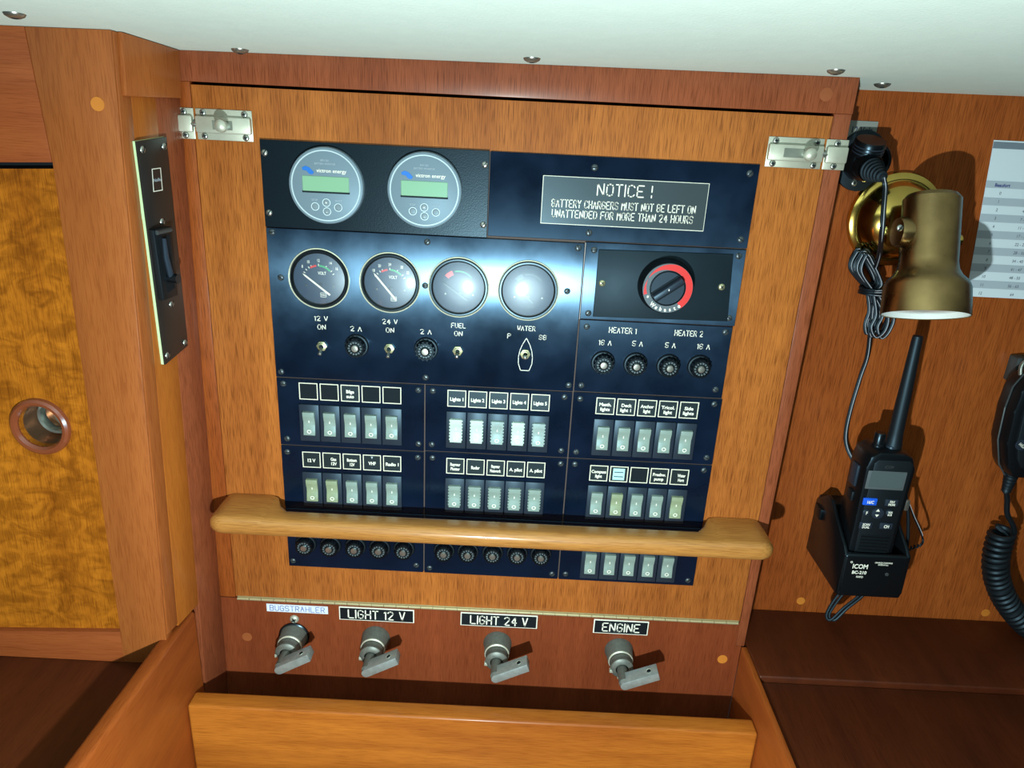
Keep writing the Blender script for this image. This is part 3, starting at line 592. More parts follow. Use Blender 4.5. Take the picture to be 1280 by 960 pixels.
def sign(name, txt, x0, x1, z0, z1, label, m=M_LABB, tm=None, edge=True, cap=.0105, width=.06, sw=.13):
    t = thing(name, label, 'sign', ((x0+x1)/2, 0, z0))
    if edge: put('backing', one('box', x0, x1, -.0012, -.0001, z0, z1, M_WHITE, .0002, 1), t); put('face', one('box', x0+.0012, x1-.0012, -.0016, -.0011, z0+.0012, z1-.0012, m), t)
    else: put('backing', one('box', x0, x1, -.0007, -.0001, z0, z1, m), t)
    E_(txt, ((x0+x1)/2, -.0018 if edge else -.0009, (z0+z1)/2), cap, width, t, m=tm, sw=sw)
sign('tape_label', 'BUGSTRAHLER', -.2620, -.1932, .9600, .9700, 'white tape label reading BUGSTRAHLER at the far left below the hinge', M_LABW, mat('blue_ink', (40, 80, 180), .6), False, .0066, .0610, .09)
sign('engraved_sign', 'LIGHT 12 V', -.1807, -.0965, .9540, .9715, 'black engraved LIGHT 12 V sign, directly right of the white tape label', width=.0630)
sign('engraved_sign', 'LIGHT 24 V', -.0445, .0417, .9545, .9720, 'black engraved LIGHT 24 V sign, middle one of the three black signs', width=.0635)
sign('engraved_sign', 'ENGINE', .1047, .1662, .9530, .9715, 'small black engraved sign reading ENGINE at the right end of the row', width=.0410)
# ================================================================ TROUGH, SHELVES, DIVIDERS
tr = thing('trough', 'wooden trough with orange front board below the battery switches', 'trough', (-.02, -.04, .70))
put('front_board', one('box', -.3203, .2733, -.0880, -.0670, .70, .9055, W_FID, .003, 3), tr)
put('bottom_board', one('box', -.3203, .2733, -.0668, -.0003, .705, .715, W_SHELF), tr)  # dark wood, set deep to cut bounce: deepens the trough's shade
dv = MB(); xl, xr = -.3360, -.3205; zf = lambda y: .9910-.055*(y+.03)
dv.block([(xl, -.62, .70), (xr, -.62, .70), (xr, -.0445, .70), (xl, -.0445, .70), (xl, -.62, zf(-.62)), (xr, -.62, zf(-.62)), (xr, -.0445, zf(-.045)), (xl, -.0445, zf(-.045))], W_DIV, .004, 3)
tag(put('divider_board', dv), 'upright wooden divider board running towards the viewer left of the trough', 'board')
tag(put('partition_board', one('box', .2737, .2800, -.60, -.0005, .70, .9435, W_DIV, .0008)), 'thin upright partition board between trough and right hand shelf', 'board')
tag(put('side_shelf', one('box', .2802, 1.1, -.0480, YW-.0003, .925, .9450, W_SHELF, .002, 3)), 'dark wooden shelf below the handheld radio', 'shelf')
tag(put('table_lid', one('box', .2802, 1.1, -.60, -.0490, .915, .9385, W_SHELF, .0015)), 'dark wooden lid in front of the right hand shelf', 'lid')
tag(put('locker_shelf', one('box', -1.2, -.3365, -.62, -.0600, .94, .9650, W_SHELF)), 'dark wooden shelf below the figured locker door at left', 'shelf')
# ================================================================ LEFT LOCKER
lk = thing('locker_cabinet', 'wooden locker at left edge with figured yellow door panel', 'cabinet', (-.42, -.06, .966))
PC = Vector((-.312, -.08, 1.544)); NC = Vector((0, 1, -.028)).normalized()      # face leans out towards the foot
def cabp(u, v, off=0): return atp(u, v, PC+NC*off, NC)
def clip_ceil(p): p = Vector(p); return Vector((p.x, p.y, min(p.z, ceilz(p.x, p.y)-.0002)))
def cprism(px, m, name, off=0, t_=.012, bev=.0006, parent=lk):
    P = [clip_ceil(cabp(u, v, off)) for u, v in px]; return put(name, one('prism', P, NC*t_, m, bev), parent)
cornB = Vector((-.3285, -.0963, .9655))
st = MB(); P = [clip_ceil(cabp(*p)) for p in ((28, 20), (137, 20))]+[cornB, clip_ceil(cabp(152, 812)), cabp(150, 790), cabp(65, 203)]
P[1] = Vector((-.312, -.08, ceilz(-.312, -.08)-.0002)); P[3] = Vector((cabp(152, 812).x, -.0963, .9655))
st.prism(P, NC*.014, W_CAB, .0010); stile = put('stile', st, lk)
P0_ = cabp(28, 20); 
cprism(((-160, 20), (27.6, 20), (64.6, 203), (-160, 203)), W_CABX, 'rail')
P = [cabp(-160, 787), cabp(149.6, 790.3)]; b = MB(); b.prism([P[0], P[1], Vector((P[1].x+.001, -.0963, .9655)), Vector((P[0].x, -.0963, .9655))], NC*.012, W_CABX, .0006); put('rail', b, lk)
# bevelled inner edge
b = MB(); A = [cabp(-160, 203), cabp(65, 203), cabp(150, 790), cabp(-160, 787)]; D = [cabp(-160, 212, .007), cabp(56, 212, .007), cabp(144, 787, .007), cabp(-160, 784, .007)]
# door panel with finger hole
q0 = cabp(51, 533, .006); ex = Vector((1, 0, 0)); ez = ex.cross(NC).normalized()*(-1)
if ez.z < 0: ez = -ez
rh = .0195; TL, TR, BR, BL = [cabp(u, v, .006) for u, v in ((-160, 211), (72, 211), (158, 800), (-160, 800))]
put('groove_backing', one('prism', [cabp(u, v, .0115) for u, v in ((-160, 190), (70, 190), (74, 222), (-160, 222))], NC*.002, M_FELT), lk)
for half in (1, -1):
    arc = [q0+ex*(rh*math.cos(R_(a)))+ez*(rh*math.sin(R_(a))*half) for a in range(0, 181, 12)]
    def onl(a, c, z): t_ = (z-a.z)/(c.z-a.z); return a+(c-a)*t_
    rgt, lft = onl(TR, BR, q0.z), onl(TL, BL, q0.z)
    poly = [rgt]+arc+[lft]+([TL, TR] if half > 0 else [BL, BR]); put('door_panel', one('prism', poly, NC*.006, W_FIG), lk)
rg = MB(); rg.lathe([(.0195, .001), (.0195, -.0015), (.0215, -.0042), (.0240, -.0046), (.0262, -.0030), (.0272, 0), (.0272, .001)], q0, NC, M_COPPER, 48, True); ring_o = put('finger_ring', rg, lk); ring_o['label'] = 'dark brown turned finger hole ring'
cp = MB(); cp.lathe([(.0196, -.001), (.0194, .026), (.0180, .030), (0, .030)], q0, NC, mat('bronze_cup', (150, 120, 96), .3, .8), 36); put('cup', cp, ring_o)
lt = MB(); lt.lathe([(.0150, .012), (.0165, .010), (.0165, .020), (.0150, .020)], q0+ex*.008+ez*.006, NC, M_STEEL, 32, True); lt.lathe([(0, .018), (.0145, .019)], q0+ex*.008+ez*.006, NC+ex*.25, M_DULL, 24)
put('latch', lt, ring_o)
# corner side panel between locker face and cabinet
SN = Vector((.98826, -.15109, -.02284)); SP = Vector((-.300, 0, 1.534))
def sxp(y, z, off=0): # point on side plane
    x = SP.x-(SN.y*(y-SP.y)+SN.z*(z-SP.z))/SN.x; return Vector((x, y, z))+SN*off
def yc(z): return -.08-.028*(1.544-z)
def sidequad(f0, f1, za, zb, m, name, off, t_, bev=.0004):
    P = [sxp(yc(za)*f0, za, off), sxp(yc(za)*f1, za, off), sxp(yc(zb)*f1, zb, off), sxp(yc(zb)*f0, zb, off)]
    P = [Vector((p.x, p.y, min(p.z, ceilz(p.x, p.y)-.0003))) for p in P]
    return put(name, one('prism', P, -SN*t_, m, bev), lk)
sidequad(.0, .42, .71, 1.56, W_FRAME, 'side_post', 0, .012); sidequad(.42, .80, .9965, 1.56, W_ORANGE, 'side_plank', 0, .012); sidequad(.80, .985, .9990, 1.56, W_CAB, 'edge_post', .0003, .012, .0015)
sidequad(.03, .93, 1.4955, 1.56, W_CAB, 'header_block', .0045, .005, .0016)
put('wood_plug', one('lathe', [(0, -.0005), (.0052, -.0004), (.0054, .0003)], cabp(122, 130), NC, M_PLUG, 18), stile)
# black switch plate on the corner panel
def sp(u, v, off): return atp(u, v, SP+SN*off, SN)
pl = thing('side_switch_plate', 'narrow black plate with pale edge on the corner panel at left', 'switch panel', sp(205, 300, 0))
P = [sp(171, 177, .0045), sp(208, 171, .0045), sp(235, 432, .0045), sp(207, 456, .0045)]
m_br = mat('brown_black_plate', (40, 36, 34), .35, var=.1)
put('faceplate', one('prism', P, -SN*.0018, m_br, .0002), pl); ed = put('pale_edge', one('prism', P, SN*-.0026, M_CREAM), pl, (0, 0, 0)); ed.location += SN*-.0018
e1 = P[1]-P[0]; e1.normalize(); up = (P[0]-P[3]).normalized(); rotm = Matrix((e1, SN.cross(e1)*-1, up)).transposed()
def srot(): 
    z = up; y = -SN; x = y.cross(z).normalized()*1; z = x.cross(y).normalized(); return Matrix((x, y, z)).transposed().to_euler()
SR = srot()
for u, v in ((178.5, 187), (205.5, 183), (203, 277), (214.5, 380), (231.5, 428), (209.5, 444)): put('screw', SCRS, pl, sp(u, v, .0045), SR)
put('rating_frame', one('prism', [sp(190, 211, .0047), sp(201, 209.5, .0047), sp(203.5, 238, .0047), sp(192, 240, .0047)], -SN*.0002, M_WHITE), pl)
put('rating_face', one('prism', [sp(191, 212, .0049), sp(200.2, 210.8, .0049), sp(202.5, 237, .0049), sp(192.8, 238.8, .0049)], -SN*.0003, m_br), pl)
T('Nolfer', sp(197, 224.5, .0051), .0028, pl, rot=SR, sx=1.1, m=M_PBAR)
bk = put('breaker_switch', one('prism', [sp(192, 288, .010), sp(215, 283, .010), sp(223, 369, .010), sp(205, 376, .010)], -SN*.0055, M_BPM, .0008), pl)
put('breaker_slot', one('prism', [sp(199, 296, .0102), sp(212, 293, .0102), sp(219, 360, .0102), sp(210, 366, .0102)], -SN*.0008, M_FELT), bk)
q = sp(209, 330, .010); q2 = sp(205, 300, .012); put('breaker_handle', one('tube', [q-SN*.002+Vector((0, 0, -.012)), q+SN*.009+Vector((0, 0, -.012))], .0042, M_BP, 14), bk)
put('breaker_bar', one('tube', [sp(205, 298, .0125), sp(208, 322, .0135), sp(214, 346, .0135)], [.0018, .0024, .0026], M_DG, 10), bk)
put('breaker_cap', one('tube', [sp(196, 291, .0112), sp(213, 287, .0112)], .0020, M_GUN, 10), bk)
# ================================================================ SOCKET AND CHARGER CABLE
sk = thing('power_socket', 'round black twelve volt socket on the wall beside the right barrel bolt', 'socket', (.328, YW, 1.44))
c0 = at(1078, 200, .062)
b = MB(); b.prism([Vector((c0.x+.0245*math.cos(R_(a))*(1.0), YW-.0003, c0.z-.001+.0285*math.sin(R_(a)))) for a in range(0, 360, 15)], (0, -.005, 0), M_BPM, .0008); put('socket_plate', b, sk)
b = MB(); b.lathe([(.0195, 0), (.0190, .020), (.0175, .0225), (.0150, .0225), (.0145, .010), (0, .010)], (c0.x, YW-.005, c0.z), (0, -1, 0), M_BP, 36); put('socket_barrel', b, sk)
d = Vector((.1, -.75, .65)).normalized(); c1 = at(1083, 193, .045)
b = MB(); b.lathe([(.0140, 0), (.0140, .012), (.0130, .014), (0, .014)], c1, Vector((.0, -.35, .93)), M_BP, 32)
for h_ in (.003, .006, .009): b.lathe([(.0140, h_-.0006), (.0144, h_), (.0140, h_+.0006)], c1, Vector((.0, -.35, .93)), M_DG, 32)
put('socket_cap', b, sk)
for u, v in ((1068, 229), (1099, 190)): q = at(u, v, .062); put('screw', SCRPS, sk, (q.x, .0628, q.z))
lb = thing('volt_label', 'small grey metal label reading 12 Volt above the black socket', 'label', (.318, YW, 1.49))
q = at(1078, 161, YW); put('backing', one('box', q.x-.0150, q.x+.0135, YW-.001, YW-.0002, q.z-.010, q.z+.007, M_LABG), lb); T('12 Volt', (q.x-.001, YW-.0012, q.z-.0010), .0060, lb, m=M_INK, sx=.85, bold=.03)
ch = thing('charger_cable', 'black plug with striped thin cable, bundled in loops beside the brass lamp', 'cable', (.35, .05, 1.16))
c2 = at(1080, 205, .046); d = (at(1104, 222, -.002)-c2).normalized()
b = MB(); b.lathe([(0, 0), (.0120, 0), (.0125, .004), (.0125, .016), (.0115, .018), (.0115, .020)], c2, d, M_BP, 28); put('plug', b, ch)
b = MB(); prof = []
for k in range(6): r_ = .0108-k*.0012; prof += [(r_, .020+k*.0046), (r_, .0232+k*.0046), (r_-.0022, .0236+k*.0046), (r_-.0022, .0244+k*.0046)]
prof += [(.0026, .048), (0, .048)]; b.lathe(prof, c2, d, M_BPM, 28); put('strain_relief', b, ch)
tip = c2+d*.047
def cord(pts, name, r=.0014, n=8, twin=True):
    S = spline(pts, n); b = MB(); b.tube(S, r, M_WIRE, 8)
    if twin:
        b.tube([p+Vector((r*1.5, .0002, 0)) for p in S], r, M_WIRE, 8); b.tube([p+Vector((r*.75, -r*.95, 0)) for p in S], r*.30, M_STRIPE, 6)
    return put(name, b, ch)
zz = [tip, at(1105, 235, .0), at(1103, 262, -.018), at(1101, 290, -.02), at(1098, 318, .02), at(1093, 335, .045)]
cord(zz, 'cord')
cord([at(1090, 380, .046), at(1087, 410, .050), at(1083, 445, .058), at(1074, 472, .062), at(1062, 512, .062), at(1056, 542, .062), at(1058, 560, .060), at(1066, 578, .055), at(1070, 600, .054)], 'cord')
ce = at(1088, 362, .054); top, bot = at(1080, 312, .054), at(1090, 418, .054)
for k in range(7):
    random.seed(k+3); o1, o2, w1, w2 = random.uniform(-.006, .006), random.uniform(-.006, .006), random.uniform(.003, .008), random.uniform(.004, .010); yy = .060-k*.0028
    P = [Vector((ce.x+o1*.3-.002, yy, ce.z)), Vector((top.x-w1+o1, yy, (top.z+ce.z)/2)), Vector((top.x-w1*.6+o1, yy, top.z-.004)), Vector((top.x+o1, yy-.001, top.z+random.uniform(-.004, .002))), Vector((top.x+w1+o1, yy, top.z-.008)), Vector((ce.x+.003+o1*.3, yy, ce.z+.010)),
         Vector((ce.x+.001, yy-.001, ce.z)), Vector((bot.x+w2*.7+o2, yy, ce.z-.022)), Vector((bot.x+w2*.8+o2, yy, bot.z+.008)), Vector((bot.x+o2, yy, bot.z+random.uniform(-.003, .003))), Vector((bot.x-w2*.8+o2, yy, bot.z+.010)), Vector((bot.x-w2*.6+o2, yy, ce.z-.022)), Vector((ce.x-.003, yy, ce.z))]
    cord(P, 'cord_loop', .0012, 6)
for k in range(3):
    z = ce.z+.003-k*.0032; P = [Vector((ce.x+.0115*math.cos(a), .050+.012*math.sin(a), z+.0014*math.cos(a+k))) for a in [R_(t) for t in range(0, 361, 30)]]; cord(P, 'cord_wrap', .0013, 3)
# ================================================================ BRASS LAMP
lp = thing('brass_wall_lamp', 'tarnished brass reading lamp with bell shade on a round wall rose', 'lamp', (.3655, YW, 1.4177))
lc = at(1130, 278, .045)
b = MB(); b.lathe([(.0455, 0), (.0462, .002), (.0450, .006), (.0405, .0085), (.0385, .0085), (.0370, .0100), (.0355, .0170), (.0290, .0240), (.0180, .0285), (.0080, .0300), (0, .0300)], (lc.x, YW-.0003, lc.z), (0, -1, 0), M_BRASS, 64); put('wall_rose', b, lp)
Tt, Bt = at(1165.5, 243, .008), at(1156, 394, -.031); ax = (Bt-Tt); Lh = ax.length; ax.normalize()
mid = Tt+ax*.036; kn_ = Vector((lc.x+.002, YW-.030, lc.z-.002)); 
b = MB(); b.tube([kn_+Vector((0, .004, 0)), kn_+Vector((.001, -.012, 0)), kn_+(mid-kn_)*.55], [.012, .011, .010], M_BRASS, 24); put('swivel_neck', b, lp)
hv = (mid-kn_); e2 = Vector((1, 0, 0)); e2 = (e2-ax*e2.dot(ax)).normalized()
b = MB(); kc = mid-e2*.025; b.lathe([(0, 0), (.0125, .001), (.0135, .004), (.0135, .013), (0, .016)], kc-e2*.006, e2, M_BRASST, 28); put('knuckle', b, lp)
ks = at(1125, 285, kc.y-.012); put('screw', SCRS, lp, ks)
R0 = .0240
b = MB(); b.lathe([(0, 0), (R0*.6, .0003), (R0*.88, .0012), (R0, .005), (R0, Lh*.56), (R0*1.04, Lh*.62), (R0*1.16, Lh*.67), (R0*1.32, Lh*.705), (R0*1.42, Lh*.735), (.0355, Lh*.77), (.0366, Lh), (.0356, Lh), (.0346, Lh*.79), (.0220, Lh*.66), (.0220, .010), (0, .010)], Tt, ax, M_BRASST, 64)
sh = put('shade', b, lp)
b = MB(); b.lathe([(.0354, Lh-.0006), (.0344, Lh*.80), (.0280, Lh*.72), (.0215, Lh*.66), (.0215, .060), (0, .060)], Tt, ax, M_ENAM, 48); o = put('shade_lining', b, sh); o['label'] = 'white enamel lining'
b = MB(); b.lathe([(.0140, .062), (.0150, .072), (.0230, Lh*.8), (.0290, Lh-.008), (.0280, Lh-.0045), (0, Lh-.0030)], Tt, ax, mat('bulb_glass', (232, 240, 238), .2), 36); put('bulb', b, sh)
b = MB(); b.lathe([(.005, 0), (.0055, .002), (.0050, .004), (0, .0045)], Tt+ax*.040+e2*(R0-.0005), e2, M_BRASS, 18); put('adjusting_screw', b, lp)
# ================================================================ PAPER CHART
pp = thing('paper_chart', 'white printed Beaufort wind table on paper pinned to the wall at right', 'paper', (.53, YW, 1.34))
A, B_ = at(1242, 175, YW), at(1207, 370, YW); zt, zb = A.z, B_.z; xa, xb_ = A.x, A.x+.205; sl = (B_.x-A.x)
yy = YW-.0006
b = MB(); b.prism([Vector((xa, yy, zt)), Vector((xb_, yy, zt)), Vector((xb_+sl, yy, zb)), Vector((xa+sl, yy, zb))], (0, .0004, 0), M_PAPER); put('sheet', b, pp)
def bar(f0, f1, m, nm='table_band'):
    P = [Vector((xa+sl*f+dx, yy-.0002, zt+(zb-zt)*f)) for f, dx in ((f0, .0001), (f0, .204), (f1, .204), (f1, .0001))]; put(nm, one('prism', P, (0, .00015, 0), m), pp)
def fr(v, u=1245): return (at(u, v, YW).z-zt)/(zb-zt)
bar(fr(177), fr(185.5), M_PHEAD); bar(fr(226), fr(235), M_PBAR); rows = [241.5+10.4*k for k in range(13)]
for k in range(1, 13, 2): bar(fr(rows[k]-4.8), fr(rows[k]+5), M_PBAR)
def pt_(s, u, v, cap=.0030, **k): q = at(u, v, yy-.0005); T(s, (q.x, yy-.0004, q.z), cap, pp, m=M_INK, sx=.95, bold=.0, **k)
q = at(1253, 231.5, yy); T('Beaufort', (q.x, yy-.0004, q.z), .0033, pp, m=mat('blue_heading', (30, 40, 120), .7), sx=.95, bold=.03)
vals = ['1', '1 - 3', '4 - 6', '7 - 10', '11 - 16', '17 - 21', '22 - 27', '28 - 33', '34 - 40', '41 - 47', '48 - 55', '56 - 63', '64']
for k in range(13):
    u = 1250.5-k*2.1; pt_(str(k), u, rows[k]); pt_(vals[k], u+36+.3*k, rows[k]+2)
q = at(1300, 231.5, yy); T('Knots', (q.x, yy-.0004, q.z+.001), .0033, pp, m=M_INK, sx=.95)
# ================================================================ HANDHELD RADIO AND CHARGER CRADLE
cx0, cx1 = .3540, .4225
cd = thing('charger_cradle', 'black charging cradle mounted on the wall holding the handheld radio', 'charger', (.388, YW, 1.032))
prof = [(YW-.0003, 1.034), (YW-.0003, 1.100), (.044, 1.118), (.034, 1.118), (-.014, 1.0900), (-.0215, 1.0840), (-.0225, 1.0400), (-.0190, 1.034)]
for sx_, x in ((0, cx0), (1, cx1-.004)):
    b = MB(); b.prism([Vector((x, y, z)) for y, z in prof], (.004, 0, 0), M_BP, .0012); put('side_wall', b, cd)
b = MB(); b.box(cx0+.0002, cx1-.0002, -.0225, -.0155, 1.033, 1.0850, M_BP, .0034, 4); front = put('front_wall', b, cd)
b = MB(); b.box(cx0+.0005, cx1-.0005, -.021, YW-.0005, 1.032, 1.050, M_BP, .004, 3); put('base', b, cd)
b = MB(); b.box(cx0+.002, cx1-.002, .046, YW-.0004, 1.045, 1.106, M_BPM, .002); put('back_wall', b, cd)
put('hook', one('box', cx0-.003, cx0+.002, .045, .062, 1.085, 1.098, M_BP, .001), cd)
def TF(s, u, v, cap, par, y, **k): q = at(u, v, y-.0003); return T(s, (q.x, y-.0003, q.z), cap, par, **k)
TF('ICOM', 1075.5, 708, .0055, front, -.0226, sx=.85, bold=.03); TF('BC-210', 1074, 715.5, .0038, front, -.0226, sx=.95, bold=.04); TF('RAPID', 1074.5, 721, .0024, front, -.0226, bold=.02)
o = put('logo', one('lathe', [(.0012, 0), (.0012, .0003), (.0008, .0003), (.0008, 0)], (0, 0, 0), (0, -1, 0), M_WHITE, 14, True), front, at(1064.5, 702.5, -.0225))
TF(['CHARGE:CHARGING', 'GREEN:FULL'], 1104.5, 705, .0018, front, -.0226, bold=.02)
o = put('indicator_lamp', one('lathe', [(.0020, 0), (.0018, .0006), (0, .0009)], (0, 0, 0), (0, -1, 0), M_GUN, 14), front, at(1108.5, 718, -.0225))
rx0, rx1, yf, ybk = .3600, .4080, -.0130, .0240
rd = thing('handheld_radio', 'black handheld marine radio with antenna standing in the wall cradle', 'radio', (.387, .005, 1.052))
b = MB(); P = [(rx0+.003, 1.052), (rx1-.003, 1.052), (rx1-.0005, 1.075), (rx1, 1.125), (rx1+.001, 1.180), (rx1-.004, 1.1935), (rx1-.012, 1.1965), (rx0+.010, 1.1975), (rx0+.0015, 1.1920), (rx0-.001, 1.180), (rx0, 1.125), (rx0+.0005, 1.075)]
b.prism([Vector((x, yf, z)) for x, z in P], (0, ybk-yf, 0), M_BP, .0035); body = put('body', b, rd)
b = MB(); b.prism([Vector((x, yf-.0012, z)) for x, z in ((rx0+.007, 1.060), (rx1-.006, 1.060), (rx1-.0045, 1.125), (rx1-.003, 1.186), (rx1-.007, 1.190), (rx0+.009, 1.190), (rx0+.0055, 1.186), (rx0+.0055, 1.125))], (0, .003, 0), M_BPM, .001); put('front_face', b, rd)
yF = yf-.0013
b = MB(); Q = [at(u, v, yF) for u, v in ((1084, 588.5), (1131, 588.5), (1129.5, 613.5), (1082, 612.5))]; xs_, zs_ = sorted(q.x for q in Q), sorted(q.z for q in Q)
dx0, dx1, dz0, dz1 = xs_[0]+.0015, xs_[-1]-.0010, zs_[0]+.0015, zs_[-1]-.0015
b.box(dx0, dx1, yF-.0006, yF+.0004, dz0, dz1, mat('display_rim', (84, 92, 96), .4), .0008); dsp = put('display', b, rd); put('screen', one('box', dx0+.003, dx1-.002, yF-.0009, yF, dz0+.0025, dz1-.001, M_LCD2), dsp)
TF('ICOM', 1112, 584.0, .0032, rd, yF, m=M_GUN)
def btn(u, v, w_, h_, m, txt=None, cap=.002, tcol=None, shape='box'):
    w_ *= 1.18; h_ *= 1.18; cap *= 1.15
    q = at(u, v, yF); b = MB()
    if shape == 'box': b.box(-w_/2, w_/2, -.0016, .0005, -h_/2, h_/2, m, .0007)
    else: b.lathe([(w_/2, 0), (w_/2*.95, .0012), (w_/2*.7, .0017), (0, .0018)], (0, 0, 0), (0, -1, 0), m, 20)
    o = put('button', b, rd, (q.x, yF, q.z))
    if txt: T(txt, (q.x, yF-.0020, q.z), cap, o, m=tcol, bold=.04, gap=1.2)
    return o
o = btn(1087, 626.5, .0120, .0068, mat('blue_button', (30, 90, 220), .4), '16/C', .0030); o['label'] = 'bright blue button'
btn(1114, 628, .0110, .0064, M_DG, ['FAV', 'MON'], .0023); btn(1082.5, 640, .0062, .0062, M_DG, 'F', .0030, shape='r'); btn(1097, 641.5, .0108, .0108, M_DG, None, shape='r'); btn(1111.5, 641, .0064, .0064, M_DG, ['WX', 'SCR'], .0020, shape='r')
btn(1081.5, 656, .0110, .0064, M_DG, ['SCAN', 'DUAL'], .0023); btn(1107, 657, .0110, .0060, M_DG, 'CH', .0030)
q = at(1097, 641, yF-.002); put('arrow_mark', one('prism', [Vector((-.0020, 0, .0014)), Vector((.0020, 0, .0014)), Vector((0, 0, .0042))], (0, -.0002, 0), M_WHITE), rd, (q.x, yF-.0018, q.z)); put('arrow_mark', one('prism', [Vector((-.0020, 0, -.0022)), Vector((.0020, 0, -.0022)), Vector((0, 0, -.0050))], (0, -.0002, 0), M_WHITE), rd, (q.x, yF-.0018, q.z))
for k in range(6):
    z = at(1085, 670, yF).z-k*.0038; put('speaker_rib', one('box', rx0+.009, rx1-.009, yF-.0010, yF+.0002, z-.0011, z+.0011, M_BP, .0004, 1), rd)
put('side_key', one('box', rx0-.0030, rx0+.001, .000, .014, 1.152, 1.176, M_DG, .0012), rd); put('side_key', one('box', rx0-.0025, rx0+.001, .000, .012, 1.135, 1.146, M_BPM, .0012), rd)
kq = Vector((rx0+.015, .006, 1.196)); b = MB(); b.lathe([(.0068, 0), (.0068, .003), (.0056, .004), (.0054, .0145), (.0048, .0155), (0, .0155)], kq, (0, 0, 1), M_BP, 12); put('volume_knob', b, rd)
b = MB(); b.lathe([(.0058, 0), (.0052, .0035), (.003, .0052), (0, .0056)], (rx0+.0275, .003, 1.1955), (0, 0, 1), M_DG, 16); put('top_button', b, rd)
b = MB(); b.lathe([(.0085, 0), (.0085, .008), (.0076, .011), (.0070, .020), (.0064, .060), (.0050, .116), (.0045, .121), (0, .122)], (rx1-.0175, .006, 1.193), (-.02, 0, 1), M_BPM, 20); put('antenna', b, rd)
# strap: webbing, clasp, coiled tether
b = MB(); b.tube(spline([at(1132, 618, .004), at(1135, 640, .003), at(1135, 668, .003), at(1133, 690, .003)], 6), .0018, M_WIRE, 8); put('strap', b, rd)
q = at(1133.5, 632, -.0005); put('clasp', one('box', q.x-.0018, q.x+.0026, -.001, .004, q.z-.006, q.z+.006, M_STEEL, .0006), rd)
S = spline([at(1134, 624, .006), at(1142, 645, .012), at(1152, 668, .018), at(1152, 680, .018), at(1136, 686, .012)], 14); b = MB()
S2 = []; 
for i, p in enumerate(S):
    f = max(0, (i/len(S)-.5)*2); 
    S2.append(p+Vector((0, math.cos(i*1.9)*.0022*f, math.sin(i*1.9)*.0022*f)))
b.tube(S2, .0011, M_WIRE, 6); b.tube([p+Vector((.0006, -.0008, 0)) for p in S2[:30]], .0004, M_STRIPE, 5); put('tether', b, rd)
for dx in (0, .0045):
    b = MB(); b.tube(spline([(.400+dx, .030, 1.040), (.392+dx, .026, 1.022), (.376+dx, .020, .998), (.368+dx*.7, .014, .982), (.372+dx, .010, .978), (.384+dx, .012, .993), (.402+dx, .016, 1.012), (.412+dx, .024, 1.036)], 6), .0016, M_WIRE, 8); put('hanging_strap', b, rd)
# ================================================================ MICROPHONE WITH COILED CORD
mc = thing('fist_microphone', 'black fist microphone with coiled cord at the right edge', 'microphone', (.515, YW, 1.17))
mx = .5320
b = MB(); outl = [(-.030, 1.240), (-.0285, 1.262), (-.022, 1.275), (-.010, 1.281), (.010, 1.281), (.022, 1.275), (.0285, 1.262), (.030, 1.240), (.0275, 1.205), (.019, 1.178), (.010, 1.166), (-.010, 1.166), (-.019, 1.178), (-.0275, 1.205)]
b.prism([Vector((mx+x, .006, z)) for x, z in outl], (0, .032, 0), M_BP, .006); put('mic_body', b, mc)
b = MB(); b.prism([Vector((mx+x*.72, .0035, 1.235+(z-1.235)*.80)) for x, z in outl], (0, .006, 0), M_BPM, .002); put('mic_grille', b, mc)
put('mic_seam', one('tube', [Vector((mx+x*1.02, .0200, 1.232+(z-1.232)*1.02)) for x, z in outl+outl[:1]], .0009, M_GUN, 6), mc)
for k in range(6): put('grille_slot', one('box', mx-.012, mx+.012, .0030, .0036, 1.228+k*.006, 1.2300+k*.006, M_FELT), mc)
q = at(1273, 556, .003); b = MB(); b.lathe([(.0060, 0), (.0058, .0012), (0, .0016)], (q.x+.003, .0035, q.z), (0, -1, 0), M_DG, 20); o = put('button', b, mc); T('Hi/Lo', (q.x+.003, .0017, q.z), .0030, o, rot=(0, .6, 0))
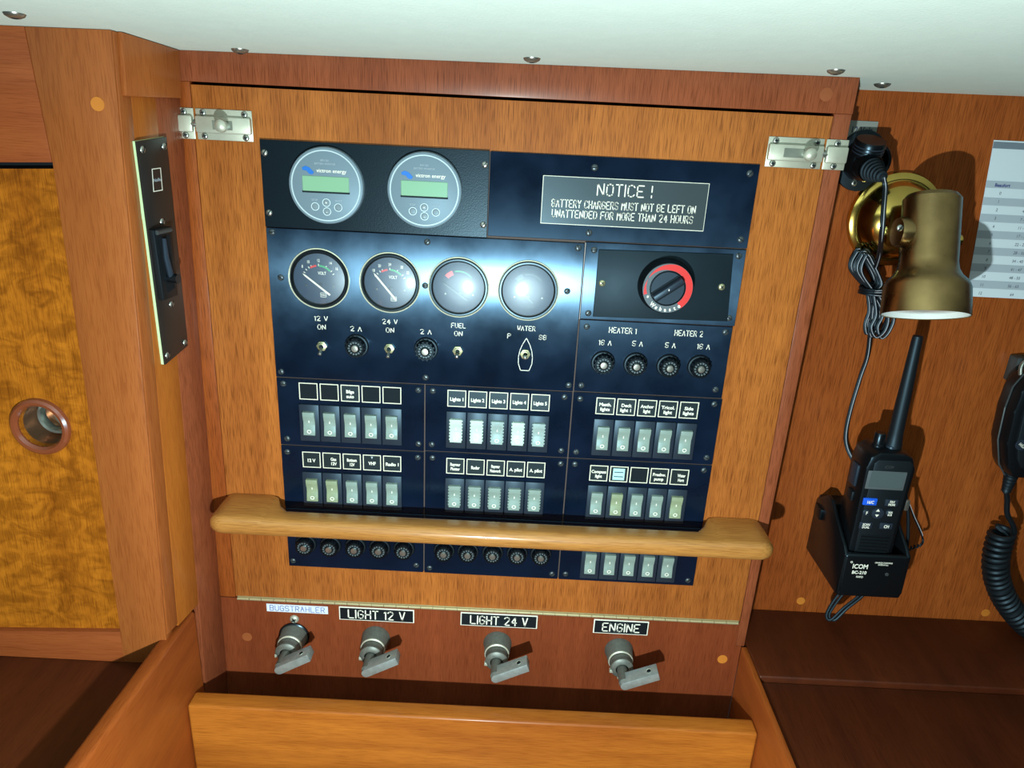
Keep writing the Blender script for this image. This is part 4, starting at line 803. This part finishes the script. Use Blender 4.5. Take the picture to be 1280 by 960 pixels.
put('mic_hanger', one('tube', spline([(mx-.020, .026, 1.270), (mx-.021, .028, 1.283), (mx-.012, .030, 1.289), (mx+.012, .030, 1.289), (mx+.021, .028, 1.282), (mx+.020, .026, 1.270)], 6), .0020, M_STEEL, 10), mc)
put('wall_hook', one('box', mx-.009, mx+.009, .052, YW-.0003, 1.255, 1.283, M_GUN, .002), mc)
b = MB(); cb = at(1265, 598, .02); prof = []
for k in range(6): prof += [(.0072-k*.0005, k*.004), (.0072-k*.0005, k*.004+.0026), (.0056-k*.0004, k*.004+.0030)]
b.lathe(prof+[(.0036, .024)], (mx-.003, .020, 1.168), (0, 0, -1), M_BPM, 18); put('strain_relief', b, mc)
cs = spline([(mx-.003, .020, 1.146), at(1259, 625, .022), at(1259, 642, .024), at(1266, 656, .024), at(1268, 666, .026), at(1262, 672, .030)], 6)
cpath = spline([at(1253, 664, .030), at(1246, 690, .030), at(1245, 715, .030), at(1252, 740, .030), at(1266, 763, .030), at(1286, 784, .030), at(1312, 796, .030), at(1345, 790, .030), at(1372, 765, .030)], 60)
hx = []; tot = 0; tw = 0; up_ = Vector((0, 1, 0))
for i, p in enumerate(cpath):
    t_ = (cpath[min(i+1, len(cpath)-1)]-cpath[max(i-1, 0)]).normalized(); 
    if i: tot += (p-cpath[i-1]).length
    a = 2*math.pi*tot/.0057; e = up_; g = t_.cross(e).normalized(); hx.append(p+(e*math.cos(a)+g*math.sin(a))*.0096)
# resample the helix finely enough for round turns
fine = []
for i in range(len(cpath)-1):
    for k in range(3):
        f = k/3; p = cpath[i].lerp(cpath[i+1], f); fine.append(p)
hx = []; tot = 0
for i, p in enumerate(fine):
    t_ = (fine[min(i+1, len(fine)-1)]-fine[max(i-1, 0)]).normalized()
    if i: tot += (p-fine[i-1]).length
    a = 2*math.pi*tot/.0070; g = t_.cross(up_).normalized(); hx.append(p+(up_*math.cos(a)+g*math.sin(a))*.0108)
put('mic_cord', one('tube', cs+[hx[0]], .0028, M_BPM, 10), mc); put('coiled_cord', one('tube', hx, .0032, M_BPM, 8), mc)
